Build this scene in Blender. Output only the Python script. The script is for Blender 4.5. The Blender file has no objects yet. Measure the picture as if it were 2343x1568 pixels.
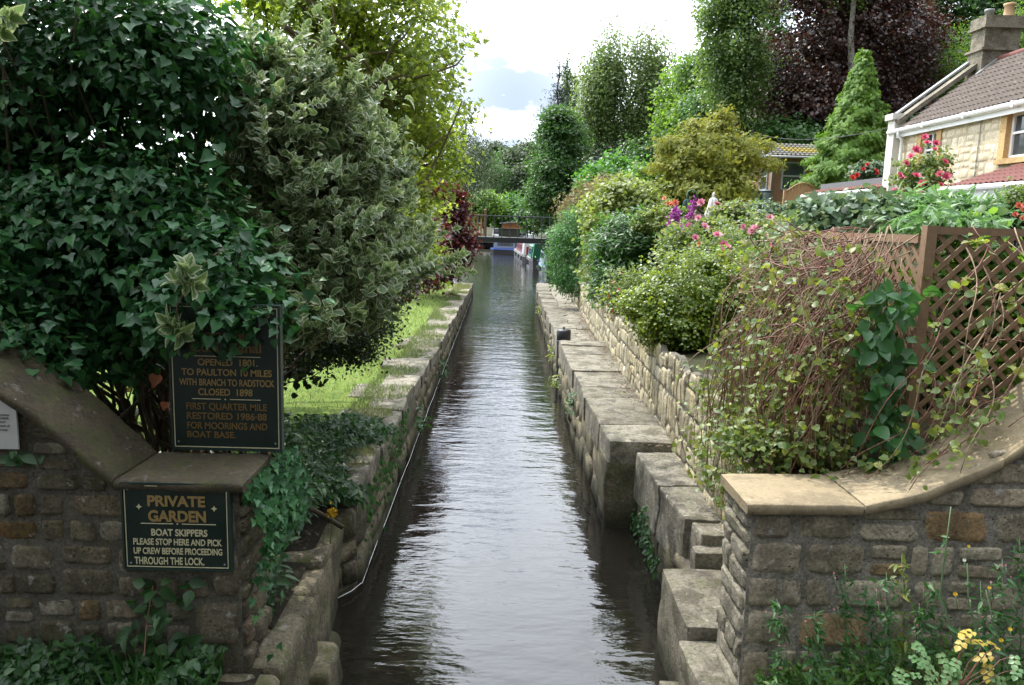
import bpy, math, random
import numpy as np
from mathutils import Vector, Matrix
R = math.radians
S = bpy.context.scene
COL = S.collection

# ------------------------------------------------------------------ camera
HC = 3.5
PITCH, YAW, ROLL = math.atan(275/1779), R(1.1), 0.03
fw = Vector((math.sin(YAW)*math.cos(PITCH), math.cos(YAW)*math.cos(PITCH), -math.sin(PITCH)))
r0 = Vector((math.cos(YAW), -math.sin(YAW), 0))
u0 = r0.cross(fw)
cr = r0*math.cos(ROLL)+u0*math.sin(ROLL)
cu = u0*math.cos(ROLL)-r0*math.sin(ROLL)
EYE = Vector((0, 0, HC))
cd = bpy.data.cameras.new('camera'); cam = bpy.data.objects.new('camera', cd); COL.objects.link(cam)
M = Matrix((cr, cu, -fw)).transposed().to_4x4(); M.translation = EYE
cam.matrix_world = M
cd.sensor_width = 36; cd.lens = 36*1779/2342; cd.clip_start = .05; cd.clip_end = 3000
S.camera = cam
S.view_settings.view_transform = 'Standard'; S.view_settings.look = 'None'
S.view_settings.gamma = 1; S.view_settings.exposure = 0.3
S.cycles.max_bounces = 7; S.cycles.transparent_max_bounces = 4; S.cycles.use_denoising = True
S.cycles.sample_clamp_indirect = 6

def ray(px, py):
    return fw*1779 + cr*(px-1171) - cu*(py-784)
def P(px, py, Y):                # point of the picture at ground distance Y
    d = ray(px, py); return EYE + d*(Y/d.y)
def PZ(px, py, z):
    d = ray(px, py); return EYE + d*((z-HC)/d.z)
def PX(px, py, x):
    d = ray(px, py); return EYE + d*(x/d.x)
def pxm(Y): return Y/1779.0      # metres per picture pixel at distance Y (about)

# ------------------------------------------------------------------ light
SUN_AZ, SUN_EL = R(-37), R(54)
sdir = Vector((math.sin(SUN_AZ)*math.cos(SUN_EL), math.cos(SUN_AZ)*math.cos(SUN_EL), math.sin(SUN_EL)))
ld = bpy.data.lights.new('sun', 'SUN'); ld.energy = 4.6; ld.angle = R(.55); ld.color = (1, .95, .86)
lo = bpy.data.objects.new('sun', ld); COL.objects.link(lo)
lo.rotation_euler = sdir.to_track_quat('Z', 'Y').to_euler(); lo.location = (0, 0, 60)

W = bpy.data.worlds.new('World'); S.world = W; W.use_nodes = True
nt = W.node_tree; nt.nodes.clear()
def N(nt, t, **k):
    n = nt.nodes.new(t)
    for a, b in k.items():
        if a.startswith('i_'): n.inputs[a[2:].replace('_', ' ')].default_value = b
        else: setattr(n, a, b)
    return n
def mathn(nt, op, a, b=None, c=None):
    n = nt.nodes.new('ShaderNodeMath'); n.operation = op
    for i, q in enumerate((a, b, c)):
        if q is None: continue
        if isinstance(q, (int, float)): n.inputs[i].default_value = q
        else: nt.links.new(q, n.inputs[i])
    return n.outputs[0]
def ramp(nt, fac, stops, interp='LINEAR'):
    n = nt.nodes.new('ShaderNodeValToRGB'); e = n.color_ramp.elements; n.color_ramp.interpolation = interp
    while len(e) > 1: e.remove(e[-1])
    for i, (p, c) in enumerate(stops):
        x = e[0] if i == 0 else e.new(p)
        x.position = p; x.color = (c[0], c[1], c[2], 1) if hasattr(c, '__len__') else (c, c, c, 1)
    if fac is not None: nt.links.new(fac, n.inputs[0])
    return n.outputs[0]
def mixc(nt, fac, a, b, mode='MIX'):
    n = nt.nodes.new('ShaderNodeMix'); n.data_type = 'RGBA'; n.blend_type = mode
    for i, q in ((0, fac), (6, a), (7, b)):
        if isinstance(q, (int, float)): n.inputs[i].default_value = q
        elif isinstance(q, tuple): n.inputs[i].default_value = (*q, 1)
        else: nt.links.new(q, n.inputs[i])
    return n.outputs[2]
sky = N(nt, 'ShaderNodeTexSky', sky_type='NISHITA', sun_disc=False, sun_elevation=SUN_EL, sun_rotation=SUN_AZ)
tc = N(nt, 'ShaderNodeTexCoord')
sp = N(nt, 'ShaderNodeSeparateXYZ'); nt.links.new(tc.outputs['Generated'], sp.inputs[0])
mp = N(nt, 'ShaderNodeMapping'); mp.inputs['Scale'].default_value = (1, 1, 2.2); mp.inputs['Location'].default_value = (.37, .1, .22)
nt.links.new(tc.outputs['Generated'], mp.inputs[0])
nz = N(nt, 'ShaderNodeTexNoise'); nz.inputs['Scale'].default_value = 3.2; nz.inputs['Detail'].default_value = 7; nz.inputs['Roughness'].default_value = .55
nt.links.new(mp.outputs[0], nz.inputs['Vector'])
cover = ramp(nt, nz.outputs[0], [(.29, 0), (.43, 1)])
dt = nt.nodes.new('ShaderNodeVectorMath'); dt.operation = 'DOT_PRODUCT'; dt.inputs[1].default_value = sdir
nt.links.new(tc.outputs['Generated'], dt.inputs[0])
glow = ramp(nt, mathn(nt, 'MULTIPLY_ADD', dt.outputs['Value'], .5, .5), [(0, .07), (.42, .13), (.62, .45), (.76, 1.3), (1, 2.7)])
cl = mixc(nt, 1.0, (15.0, 15.9, 17.4), glow, 'MULTIPLY')
mp2 = N(nt, 'ShaderNodeMapping'); mp2.inputs['Scale'].default_value = (1, 1, 2.0); mp2.inputs['Location'].default_value = (.1, .3, .4); nt.links.new(tc.outputs['Generated'], mp2.inputs[0])
n2 = nt.nodes.new('ShaderNodeTexNoise'); n2.inputs['Scale'].default_value = 9; n2.inputs['Detail'].default_value = 6; nt.links.new(mp2.outputs[0], n2.inputs['Vector'])
d2 = nt.nodes.new('ShaderNodeVectorMath'); d2.operation = 'DOT_PRODUCT'; d2.inputs[1].default_value = Vector((.01, .985, .155)).normalized(); nt.links.new(tc.outputs['Generated'], d2.inputs[0])
belly = mathn(nt, 'MULTIPLY', ramp(nt, n2.outputs[0], [(.36, 0), (.54, 1)]), ramp(nt, d2.outputs['Value'], [(.985, 0), (.9985, 1)]))
cl = mixc(nt, belly, cl, mixc(nt, 1.0, cl, (.215, .245, .285), 'MULTIPLY'))
blue = mixc(nt, 1.0, (.95, 1.0, 1.08), sky.outputs[0], 'MULTIPLY')
skc = mixc(nt, cover, blue, cl)
bg = N(nt, 'ShaderNodeBackground'); bg.inputs[1].default_value = .12
nt.links.new(skc, bg.inputs[0])
wo = N(nt, 'ShaderNodeOutputWorld'); nt.links.new(bg.outputs[0], wo.inputs[0])

# ------------------------------------------------------------------ materials
def newmat(name):
    m = bpy.data.materials.new(name); m.use_nodes = True
    t = m.node_tree; b = t.nodes['Principled BSDF']; return m, t, b
def noise(t, scale, detail=4, rough=.55, vec=None, dist=0):
    n = N(t, 'ShaderNodeTexNoise'); n.inputs['Scale'].default_value = scale; n.inputs['Detail'].default_value = detail
    n.inputs['Roughness'].default_value = rough; n.inputs['Distortion'].default_value = dist
    if vec is None:
        c = t.nodes.get('tc') or N(t, 'ShaderNodeTexCoord', name='tc'); vec = c.outputs['Object']
    t.links.new(vec, n.inputs['Vector']); return n.outputs[0]
def bump(t, b, h, strength=.5, dist=.01):
    n = N(t, 'ShaderNodeBump'); n.inputs['Strength'].default_value = strength; n.inputs['Distance'].default_value = dist
    t.links.new(h, n.inputs['Height']); t.links.new(n.outputs[0], b.inputs['Normal']); return n
def attr(t, name):
    n = N(t, 'ShaderNodeAttribute'); n.attribute_name = name; return n.outputs['Fac']
def sc(c, k): return tuple(x*k for x in c)
def flat(name, col, rough=.6, var=.18, scale=14, metal=0, bstr=.15, spec=.5):
    m, t, b = newmat(name)
    f = noise(t, scale, 5)
    c = mixc(t, f, sc(col, 1-var), sc(col, 1+var)); t.links.new(c, b.inputs['Base Color'])
    b.inputs['Roughness'].default_value = rough; b.inputs['Metallic'].default_value = metal
    b.inputs['Specular IOR Level'].default_value = spec
    if bstr: bump(t, b, noise(t, scale*4, 3), bstr, .004)
    return m
def leafmat(name, stops, trans=.3, tcol=(.22, .36, .04), rough=.45, variegated=None, spec=.5):
    m, t, b = newmat(name)
    c = ramp(t, attr(t, 'tint'), stops)
    if variegated:
        uv = N(t, 'ShaderNodeUVMap'); s = N(t, 'ShaderNodeSeparateXYZ'); t.links.new(uv.outputs[0], s.inputs[0])
        e = mathn(t, 'ADD', s.outputs[0], mathn(t, 'MULTIPLY', mathn(t, 'SUBTRACT', noise(t, 38, 2), .5), .9))
        c = mixc(t, ramp(t, e, [(.58, 0), (.68, 1)]), c, variegated)
    t.links.new(c, b.inputs['Base Color']); b.inputs['Roughness'].default_value = rough
    b.inputs['Specular IOR Level'].default_value = spec
    if trans > 0:
        tr = N(t, 'ShaderNodeBsdfTranslucent')
        if variegated: t.links.new(mixc(t, .5, c, tcol), tr.inputs[0])
        else: t.links.new(ramp(t, attr(t, 'tint'), [(0, sc(tcol, .65)), (.7, tcol), (1, tuple(.6*x+.4*min(.8, 2*y) for x, y in zip(tcol, stops[-1][1])))]), tr.inputs[0])
        mx = N(t, 'ShaderNodeMixShader'); mx.inputs[0].default_value = trans
        t.links.new(b.outputs[0], mx.inputs[1]); t.links.new(tr.outputs[0], mx.inputs[2])
        t.links.new(mx.outputs[0], t.nodes['Material Output'].inputs[0])
    return m
def stonemat(name, stops, lichen=.5, moss=.35, dark=.5, scale=1.0, bstr=.8, mosscol=(.07, .085, .02), grain=.75, tide=False):
    m, t, b = newmat(name)
    base = ramp(t, attr(t, 'tint'), stops)
    a = noise(t, 5*scale, 7, .65)
    c = mixc(t, mathn(t, 'MULTIPLY', ramp(t, a, [(.45, 0), (.58, 1)]), dark), base, (.045, .038, .03))
    g = ramp(t, noise(t, 46*scale, 6, .75), [(.32, 0), (.68, 1)])
    c = mixc(t, grain, c, mixc(t, g, (.25, .25, .25), (1.5, 1.48, 1.42)), 'MULTIPLY')
    l = noise(t, 13*scale, 5, .7, dist=.4)
    c = mixc(t, mathn(t, 'MULTIPLY', ramp(t, l, [(.60, 0), (.68, 1)]), lichen), c, (.50, .49, .44))
    vo = N(t, 'ShaderNodeTexVoronoi'); vo.inputs['Scale'].default_value = 24*scale; vo.inputs['Randomness'].default_value = 1
    kk = t.nodes.get('tc'); t.links.new(kk.outputs['Object'], vo.inputs['Vector'])
    pit = mathn(t, 'MULTIPLY', ramp(t, vo.outputs['Distance'], [(.10, 1), (.22, 0)]), ramp(t, noise(t, 4*scale, 3), [(.45, 0), (.6, 1)]))
    c = mixc(t, mathn(t, 'MULTIPLY', pit, min(.6, grain)), c, (.04, .035, .028))
    mo = mathn(t, 'MULTIPLY', ramp(t, noise(t, 7*scale, 6, .7), [(.48, 0), (.62, 1)]), moss)
    c = mixc(t, mo, c, mosscol)
    if tide:
        ge = N(t, 'ShaderNodeNewGeometry'); sz = N(t, 'ShaderNodeSeparateXYZ'); t.links.new(ge.outputs['Position'], sz.inputs[0])
        zz = mathn(t, 'ADD', sz.outputs[2], mathn(t, 'MULTIPLY', mathn(t, 'SUBTRACT', noise(t, 3, 5), .5), -.5))
        c = mixc(t, ramp(t, zz, [(.10, .85), (.34, 0)]), c, (.022, .024, .012))
    t.links.new(c, b.inputs['Base Color']); b.inputs['Roughness'].default_value = .93
    b.inputs['Specular IOR Level'].default_value = .25
    h = mathn(t, 'SUBTRACT', mathn(t, 'ADD', noise(t, 38*scale, 6, .7), mathn(t, 'MULTIPLY', noise(t, 130*scale, 3, .6), .4)), pit)
    bump(t, b, h, bstr, .012/scale)
    return m
MT = {}
MT['rubble'] = stonemat('rubble_stone', [(0, (.10, .085, .06)), (.3, (.16, .135, .09)), (.55, (.2, .17, .12)), (.72, (.16, .095, .04)), (.85, (.24, .21, .16)), (1, (.3, .265, .2))], .55, .25, .55)  # stone tone lowered to deepen the shade on the sign wall
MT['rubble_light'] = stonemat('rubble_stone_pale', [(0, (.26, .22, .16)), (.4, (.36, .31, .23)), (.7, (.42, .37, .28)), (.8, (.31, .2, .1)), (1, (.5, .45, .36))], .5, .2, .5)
MT['mortar_pale'] = stonemat('pale_mortar', [(0, (.5, .42, .29)), (1, (.55, .47, .33))], .1, .0, .2, .6, grain=.3)
MT['mortar_grey'] = stonemat('grey_mortar', [(0, (.25, .23, .195)), (1, (.29, .265, .225))], .2, .15, .5, 1.2)
MT['garden'] = stonemat('pale_limestone', [(0, (.34, .29, .19)), (.4, (.44, .385, .27)), (.7, (.45, .385, .24)), (1, (.53, .48, .37))], .4, .3, .5, .8, grain=.7)
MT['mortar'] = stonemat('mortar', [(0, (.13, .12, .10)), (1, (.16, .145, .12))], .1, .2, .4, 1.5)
MT['lock'] = stonemat('lock_stone', [(0, (.165, .148, .118)), (.5, (.22, .20, .16)), (1, (.285, .26, .21))], .5, .3, .62, .8, tide=True)
MT['lockface'] = stonemat('wet_lock_face', [(0, (.12, .105, .075)), (.5, (.18, .155, .105)), (1, (.25, .21, .145))], .3, .55, .6, .8, tide=True)
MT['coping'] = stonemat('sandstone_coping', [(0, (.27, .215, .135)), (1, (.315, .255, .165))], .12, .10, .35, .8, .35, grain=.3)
MT['coping_dark'] = stonemat('dirty_shaded_coping', [(0, (.075, .06, .04)), (1, (.10, .08, .052))], .2, .5, .5, .8, .5, grain=.5)  # dirt tone, darkened further to stand in for shade under the foliage
MT['cottage'] = stonemat('cottage_stone', [(0, (.56, .47, .32)), (.5, (.67, .58, .42)), (.8, (.74, .66, .51)), (1, (.6, .46, .28))], .2, .0, .16, .4, grain=.4)
MT['ashlar'] = stonemat('ashlar_stone', [(0, (.55, .43, .25)), (1, (.62, .5, .32))], .1, .0, .25, .4, .4)
MT['chim'] = stonemat('chimney_stone', [(0, (.2, .18, .14)), (1, (.3, .27, .21))], .3, .05, .5, .5)
MT['bark'] = stonemat('bark', [(0, (.07, .055, .04)), (1, (.13, .105, .075))], .3, .45, .4, 2.0)
MT['bark_pale'] = stonemat('pale_bark', [(0, (.30, .28, .25)), (1, (.4, .38, .34))], .5, .1, .5, 1.5)
MT['bark_lich'] = stonemat('lichen_bark', [(0, (.10, .08, .045)), (1, (.19, .155, .08))], .3, .3, .3, 3.0, mosscol=(.12, .11, .04))
MT['stem_red'] = flat('red_stem', (.13, .055, .035), .6, .3)
MT['white'] = flat('white_paint', (.78, .78, .77), .35, .05)
MT['black'] = flat('black_paint', (.022, .022, .024), .45, .3)
MT['iron'] = flat('dark_iron', (.05, .055, .058), .5, .3)
MT['greyp'] = flat('grey_paint', (.28, .29, .29), .45, .15)
MT['timber'] = flat('weathered_timber', (.20, .125, .07), .8, .35, 30)
MT['shedw'] = flat('shed_boards', (.22, .125, .065), .7, .25, 12)
MT['fencew'] = flat('fence_boards', (.36, .22, .10), .75, .3, 12)
MT['glass'] = flat('window_glass', (.05, .06, .065), .06, .2, 3, 0, 0)
MT['greenp'] = flat('green_plastic', (.02, .10, .06), .4, .2)
MT['slate'] = flat('slate_grey', (.12, .12, .125), .6, .3)
MT['red_roof'] = flat('red_tiles', (.145, .05, .038), .8, .35, 9)
MT['grey_block'] = flat('grey_blockwork', (.2, .19, .175), .9, .2, 9)
MT['brown_roof'] = None
def roofmat():
    m, t, b = newmat('brown_tiles')
    c = ramp(t, noise(t, 9, 6, .7), [(.3, (.06, .046, .037)), (.55, (.10, .077, .062)), (.66, (.16, .14, .12)), (.72, (.35, .33, .3))])
    t.links.new(c, b.inputs['Base Color']); b.inputs['Roughness'].default_value = .9; return m
MT['brown_roof'] = roofmat()
def shedroof():
    m, t, b = newmat('mossy_tiles')
    c0 = ramp(t, noise(t, 14, 5), [(.3, (.06, .06, .06)), (.7, (.14, .14, .135))])
    k = N(t, 'ShaderNodeTexCoord'); s = N(t, 'ShaderNodeSeparateXYZ'); t.links.new(k.outputs['Object'], s.inputs[0])
    mk = mathn(t, 'MULTIPLY', ramp(t, noise(t, 2.2, 5, .6), [(.38, 0), (.5, 1)]), attr(t, 'tint'))
    t.links.new(mixc(t, mk, c0, (.20, .155, .02)), b.inputs['Base Color']); b.inputs['Roughness'].default_value = .95; return m
MT['shed_roof'] = shedroof()
def soilmat(name, stops, scale=6, bstr=.8):
    m, t, b = newmat(name)
    c = ramp(t, noise(t, scale, 8, .7), stops); t.links.new(c, b.inputs['Base Color']); b.inputs['Roughness'].default_value = .97
    b.inputs['Specular IOR Level'].default_value = .15
    bump(t, b, noise(t, scale*8, 5, .7), bstr, .03); return m
MT['lawn'] = soilmat('lawn_soil', [(.35, (.085, .14, .022)), (.55, (.14, .2, .035)), (.7, (.17, .17, .06))], 5)
MT['soil'] = soilmat('garden_soil', [(.3, (.025, .03, .012)), (.6, (.05, .05, .025)), (.75, (.08, .07, .04))], 5)
MT['leafmould'] = soilmat('dark_soil', [(.3, (.018, .016, .010)), (.6, (.035, .03, .02)), (.75, (.06, .055, .03))], 9)
MT['grave'] = soilmat('track', [(.3, (.2, .18, .14)), (.7, (.3, .27, .22))], 12)
def watermat():
    m, t, b = newmat('canal_water')
    b.inputs['Base Color'].default_value = (.014, .0125, .009, 1); b.inputs['Roughness'].default_value = .03
    b.inputs['IOR'].default_value = 1.5
    k = N(t, 'ShaderNodeTexCoord')
    def w(scale, sx, sy, det):
        mpn = N(t, 'ShaderNodeMapping'); mpn.inputs['Scale'].default_value = (sx, sy, 1); mpn.inputs['Rotation'].default_value = (0, 0, R(6))
        t.links.new(k.outputs['Object'], mpn.inputs[0]); return noise(t, scale, det, .5, mpn.outputs[0], .3)
    h = mathn(t, 'ADD', mathn(t, 'MULTIPLY', w(2.6, .8, 2.0, 2), .9), mathn(t, 'MULTIPLY', w(7.5, .8, 1.7, 3), .42))
    h = mathn(t, 'ADD', h, mathn(t, 'MULTIPLY', w(1.2, .75, 1.7, 2), 1.5))
    n = bump(t, b, h, 1.0, .0105)
    return m
MT['water'] = watermat()

# ------------------------------------------------------------------ object helpers
def tag(o, label=None, cat=None, group=None, kind=None):
    if label: o['label'] = label
    if cat: o['category'] = cat
    if group: o['group'] = group
    if kind: o['kind'] = kind
    return o
def empty(name, loc, label=None, cat=None, group=None):
    o = bpy.data.objects.new(name, None); COL.objects.link(o); o.location = loc
    o.empty_display_size = .2
    return tag(o, label, cat, group)
def link(o, parent):
    COL.objects.link(o)
    if parent is not None:
        o.parent = parent
        if parent.parent is None: o.matrix_parent_inverse = Matrix.Translation(-parent.location)   # meshes are built in world metres
    return o
def mesh_np(name, V, loops, starts, mats, parent=None, tint=None, uv=None, smooth=True, mi=None):
    me = bpy.data.meshes.new(name)
    V = np.asarray(V, dtype=np.float32); loops = np.asarray(loops, dtype=np.int32); starts = np.asarray(starts, dtype=np.int32)
    me.vertices.add(len(V)); me.vertices.foreach_set('co', V.ravel())
    me.loops.add(len(loops)); me.loops.foreach_set('vertex_index', loops)
    me.polygons.add(len(starts)); me.polygons.foreach_set('loop_start', starts)
    if mi is not None: me.polygons.foreach_set('material_index', np.asarray(mi, dtype=np.int32))
    me.polygons.foreach_set('use_smooth', np.full(len(starts), bool(smooth)))
    if tint is not None:
        a = me.attributes.new('tint', 'FLOAT', 'FACE'); a.data.foreach_set('value', np.asarray(tint, dtype=np.float32))
    if uv is not None:
        u = me.uv_layers.new(name='UVMap'); u.data.foreach_set('uv', np.asarray(uv, dtype=np.float32).ravel())
    me.update(calc_edges=True); me.validate()
    for m in (mats if isinstance(mats, (list, tuple)) else [mats]): me.materials.append(m)
    o = bpy.data.objects.new(name, me)
    return link(o, parent)
class MB:
    def __init__(s): s.v = []; s.f = []; s.t = []; s.m = []
    def add(s, vs, fs, t=.5, m=0):
        k = len(s.v); s.v.extend([tuple(x) for x in vs])
        for f in fs: s.f.append([i+k for i in f]); s.t.append(t); s.m.append(m)
    def box(s, c, d, rz=0, t=.5, m=0, rx=0, ry=0):
        M3 = Matrix.Rotation(rz, 3, 'Z') @ Matrix.Rotation(ry, 3, 'Y') @ Matrix.Rotation(rx, 3, 'X')
        c = Vector(c); vs = []
        for z in (-.5, .5):
            for x, y in ((-.5, -.5), (.5, -.5), (.5, .5), (-.5, .5)): vs.append(c + M3 @ Vector((x*d[0], y*d[1], z*d[2])))
        s.add(vs, [(3, 2, 1, 0), (4, 5, 6, 7), (0, 1, 5, 4), (1, 2, 6, 5), (2, 3, 7, 6), (3, 0, 4, 7)], t, m)
    def bar(s, a, b, w, h, t=.5, m=0, up=(0, 0, 1)):
        a = Vector(a); b = Vector(b); d = (b-a).normalized(); u = Vector(up); x = d.cross(u)
        if x.length < 1e-4: x = d.cross(Vector((1, 0, 0)))
        x.normalize(); y = x.cross(d); vs = []
        for p in (a, b):
            for i, j in ((-.5, -.5), (.5, -.5), (.5, .5), (-.5, .5)): vs.append(p + x*(i*w) + y*(j*h))
        s.add(vs, [(3, 2, 1, 0), (4, 5, 6, 7), (0, 1, 5, 4), (1, 2, 6, 5), (2, 3, 7, 6), (3, 0, 4, 7)], t, m)
    def tube(s, pts, rad, n=6, t=.5, m=0, cap=True):
        pts = [Vector(p) for p in pts]; k = len(pts); vs = []
        if not hasattr(rad, '__len__'): rad = [rad]*k
        px = None
        for i, p in enumerate(pts):
            d = (pts[min(i+1, k-1)]-pts[max(i-1, 0)])
            d = d.normalized() if d.length > 1e-9 else Vector((0, 0, 1))
            if px is None:
                px = d.cross(Vector((0, 0, 1)) if abs(d.z) < .9 else Vector((1, 0, 0)))
            px = px - d*px.dot(d)
            if px.length < 1e-6: px = d.orthogonal()
            px.normalize(); py = d.cross(px)
            for j in range(n):
                a = 2*math.pi*j/n; vs.append(p + (px*math.cos(a)+py*math.sin(a))*rad[i])
        fs = []
        for i in range(k-1):
            for j in range(n): fs.append((i*n+j, i*n+(j+1) % n, (i+1)*n+(j+1) % n, (i+1)*n+j))
        if cap: fs.append(tuple(reversed(range(n)))); fs.append(tuple((k-1)*n+j for j in range(n)))
        s.add(vs, fs, t, m)
    def lathe(s, c, prof, n=16, t=.5, m=0):
        c = Vector(c); vs = []
        for r, z in prof:
            for j in range(n):
                a = 2*math.pi*j/n; vs.append(c+Vector((r*math.cos(a), r*math.sin(a), z)))
        fs = []
        for i in range(len(prof)-1):
            for j in range(n): fs.append((i*n+j, i*n+(j+1) % n, (i+1)*n+(j+1) % n, (i+1)*n+j))
        fs.append(tuple(reversed(range(n)))); fs.append(tuple((len(prof)-1)*n+j for j in range(n)))
        s.add(vs, fs, t, m)
    def prism(s, poly, off, t=.5, m=0):          # poly: 3-D outline, extruded by off
        n = len(poly); off = Vector(off); vs = [Vector(p) for p in poly]+[Vector(p)+off for p in poly]
        fs = [tuple(range(n-1, -1, -1)), tuple(range(n, 2*n))]+[(i, (i+1) % n, n+(i+1) % n, n+i) for i in range(n)]
        s.add(vs, fs, t, m)
    def grid(s, G, t=.5, m=0):                   # G: rows of points
        r, c = len(G), len(G[0]); vs = [p for row in G for p in row]
        s.add(vs, [(i*c+j, i*c+j+1, (i+1)*c+j+1, (i+1)*c+j) for i in range(r-1) for j in range(c-1)], t, m)
    def build(s, name, mats, parent=None, smooth=False):
        L = []; st = []
        for f in s.f: st.append(len(L)); L.extend(f)
        return mesh_np(name, np.array(s.v).reshape(-1, 3), L, st, mats, parent, s.t, None, smooth, s.m)

# sums of sines as a cheap smooth noise
_rs = np.random.RandomState(5)
_K = [(_rs.normal(size=(7, 3)), _rs.uniform(0, 6.28, 7)) for _ in range(4)]
def snoise(p, f=1.0, oct=3):
    p = np.asarray(p, float); o = 0; a = 1.0
    for k in range(oct):
        kk, ph = _K[k]; o = o + a*np.sin(p @ (kk.T*f*2**k) + ph).mean(-1)*1.6; a *= .55
    return o
def rock(mb, c, d, r=.03, amp=.02, n=6, t=.5, rz=0, f=3.0, skew=0):
    """a worn rounded stone block centred c, of size d"""
    c = np.array(c, float); d = np.array(d, float)/2; r = min(r, d.min()*.9)
    lin = np.linspace(-1, 1, n+1)
    lin = np.sign(lin)*np.abs(lin)**.55
    for ax in range(3):
        for sg in (-1, 1):
            A, B = np.meshgrid(lin, lin, indexing='ij'); C = np.full_like(A, sg)
            q = np.stack([C, A, B] if ax == 0 else [B, C, A] if ax == 1 else [A, B, C], -1).reshape(-1, 3)
            p = q*d; core = np.clip(p, -(d-r), d-r); v = p-core
            L = np.linalg.norm(v, axis=1, keepdims=True); p = core + v/np.maximum(L, 1e-9)*r
            p[:, 0] += skew*p[:, 2]
            if rz: cs, sn = math.cos(rz), math.sin(rz); p = np.stack([p[:, 0]*cs-p[:, 1]*sn, p[:, 0]*sn+p[:, 1]*cs, p[:, 2]], 1)
            w = p+c; nn = snoise(w, f); n2 = snoise(w+31.7, f); n3 = snoise(w-17.3, f)
            w = w + np.stack([nn, n2, n3], 1)*amp
            fs = []
            for i in range(n):
                for j in range(n):
                    a = i*(n+1)+j; qd = (a, a+n+1, a+n+2, a+1); fs.append(qd if sg > 0 else qd[::-1])
            mb.add(w, fs, t)
def stone_wall(name, pos, nrm, L, z0, ztop, hs, ws, mat, parent, seed=1, relief=.035, joint=.012, nx=7, nz=5, rnd=1.0, mortar=True, s0=0, quoin=None, thick=.25, mm_='mortar', depth=.25):
    """coursed rubble: every stone a raised, worn face; pos(s)->(x,y), nrm(s)->(nx,ny), ztop(s)->top"""
    rs = random.Random(seed); nr = np.random.RandomState(seed); mb = MB(); z = z0
    zmax = max(ztop(s0+L*i/20) for i in range(21)); row = 0
    us, vs_ = [np.sign(q)*np.abs(q)**.55 for q in (np.linspace(-1, 1, nx), np.linspace(-1, 1, nz))]
    cells = []
    def split(x0, x1, y0, y1, d=0):
        w, h = x1-x0, y1-y0; wt = rs.uniform(*ws)*(1 if rs.random() > .25 else .6); ht = rs.uniform(*hs)
        if w > wt*1.5 and (w/wt >= h/ht or h <= ht*1.35):
            c = x0+w*(rs.uniform(.38, .62) if w > 3*wt else rs.uniform(.3, .7)); split(x0, c, y0, y1, d+1); split(c, x1, y0, y1, d+1)
        elif h > ht*1.35:
            c = y0+h*rs.uniform(.36, .64); split(x0, x1, y0, c, d+1); split(x0, x1, c, y1, d+1)
        else: cells.append((x0, x1, y0, y1))
    # beds first, then random stones in each bed
    bed = hs[1]*2.1; q = s0; 
    if quoin:
        zq = z0; row = 0
        while zq < zmax-.05:
            h = rs.uniform(hs[1]*.8, hs[1]*1.5); h = zmax-zq if zmax-zq-h < .06 else h; w = quoin*(1.05 if row % 2 else .62)*rs.uniform(.85, 1.15)
            cells.append((s0, s0+w, zq, zq+h)); split(s0+w, s0+L, zq, zq+h); zq += h; row += 1
    else:
        zq = z0
        while zq < zmax-.02:
            h = bed*rs.uniform(.7, 1.25); h = zmax-zq if zmax-zq-h < hs[0] else h
            split(s0, s0+L, zq, zq+h); zq += h
    for a, b, z, zt_c in cells:
        if 1:
            parts = [(z, zt_c)]
            for za, zb in parts:
                za, zb = za+joint*.5, min(zb, ztop((a+b)/2))-joint*.5
                if zb-za < .03 or b-a < .03: continue
                U, Vv = np.meshgrid(us, vs_)
                k = 1-.085*rnd*(U**4*Vv**4)
                jit = nr.uniform(-1, 1, (4,))*.14*rnd
                uu = U*k; vv = Vv*k + jit[0]*U*(1-np.abs(Vv)*.5)*.5 + .06*rnd*nr.uniform(-1, 1, U.shape)*(np.abs(Vv) > .9)
                uu = uu + jit[1]*Vv*.3 + .05*rnd*nr.uniform(-1, 1, U.shape)*(np.abs(U) > .9)
                cs, cz = (a+b)/2, (za+zb)/2; hw, hh = (b-a)/2-joint*.5, (zb-za)/2
                SS = cs+uu*hw; ZZ = cz+vv*hh
                edge = (1-np.abs(U)**11)*(1-np.abs(Vv)**11)
                D = relief*(edge*rs.uniform(.5, 1.3) + .4*nr.normal(size=U.shape)*edge*.5 + jit[2]*2*U*edge + jit[3]*2*Vv*edge) - relief*.6*(1-edge)
                vs = []
                for i in range(nz):
                    for j in range(nx):
                        p = pos(SS[i, j]); q = nrm(SS[i, j]); vs.append((p[0]+q[0]*D[i, j], p[1]+q[1]*D[i, j], ZZ[i, j]))
                mb.add(vs, [(i*nx+j, i*nx+j+1, (i+1)*nx+j+1, (i+1)*nx+j) for i in range(nz-1) for j in range(nx-1)], rs.random())
    o = mb.build(name, mat, parent, True)
    if mortar:
        mm = MB(); n = max(2, int(L/.15)); G = []
        for k in range(n+1):
            s = s0+L*k/n; p = pos(s); q = nrm(s); e = -relief*depth
            G.append([(p[0]+q[0]*e, p[1]+q[1]*e, z0), (p[0]+q[0]*e, p[1]+q[1]*e, ztop(s)-.01), (p[0]-q[0]*thick, p[1]-q[1]*thick, ztop(s)-.01)])
        mm.grid(G, .5); mm.build('mortar', MT[mm_], parent)
    return o

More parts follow.
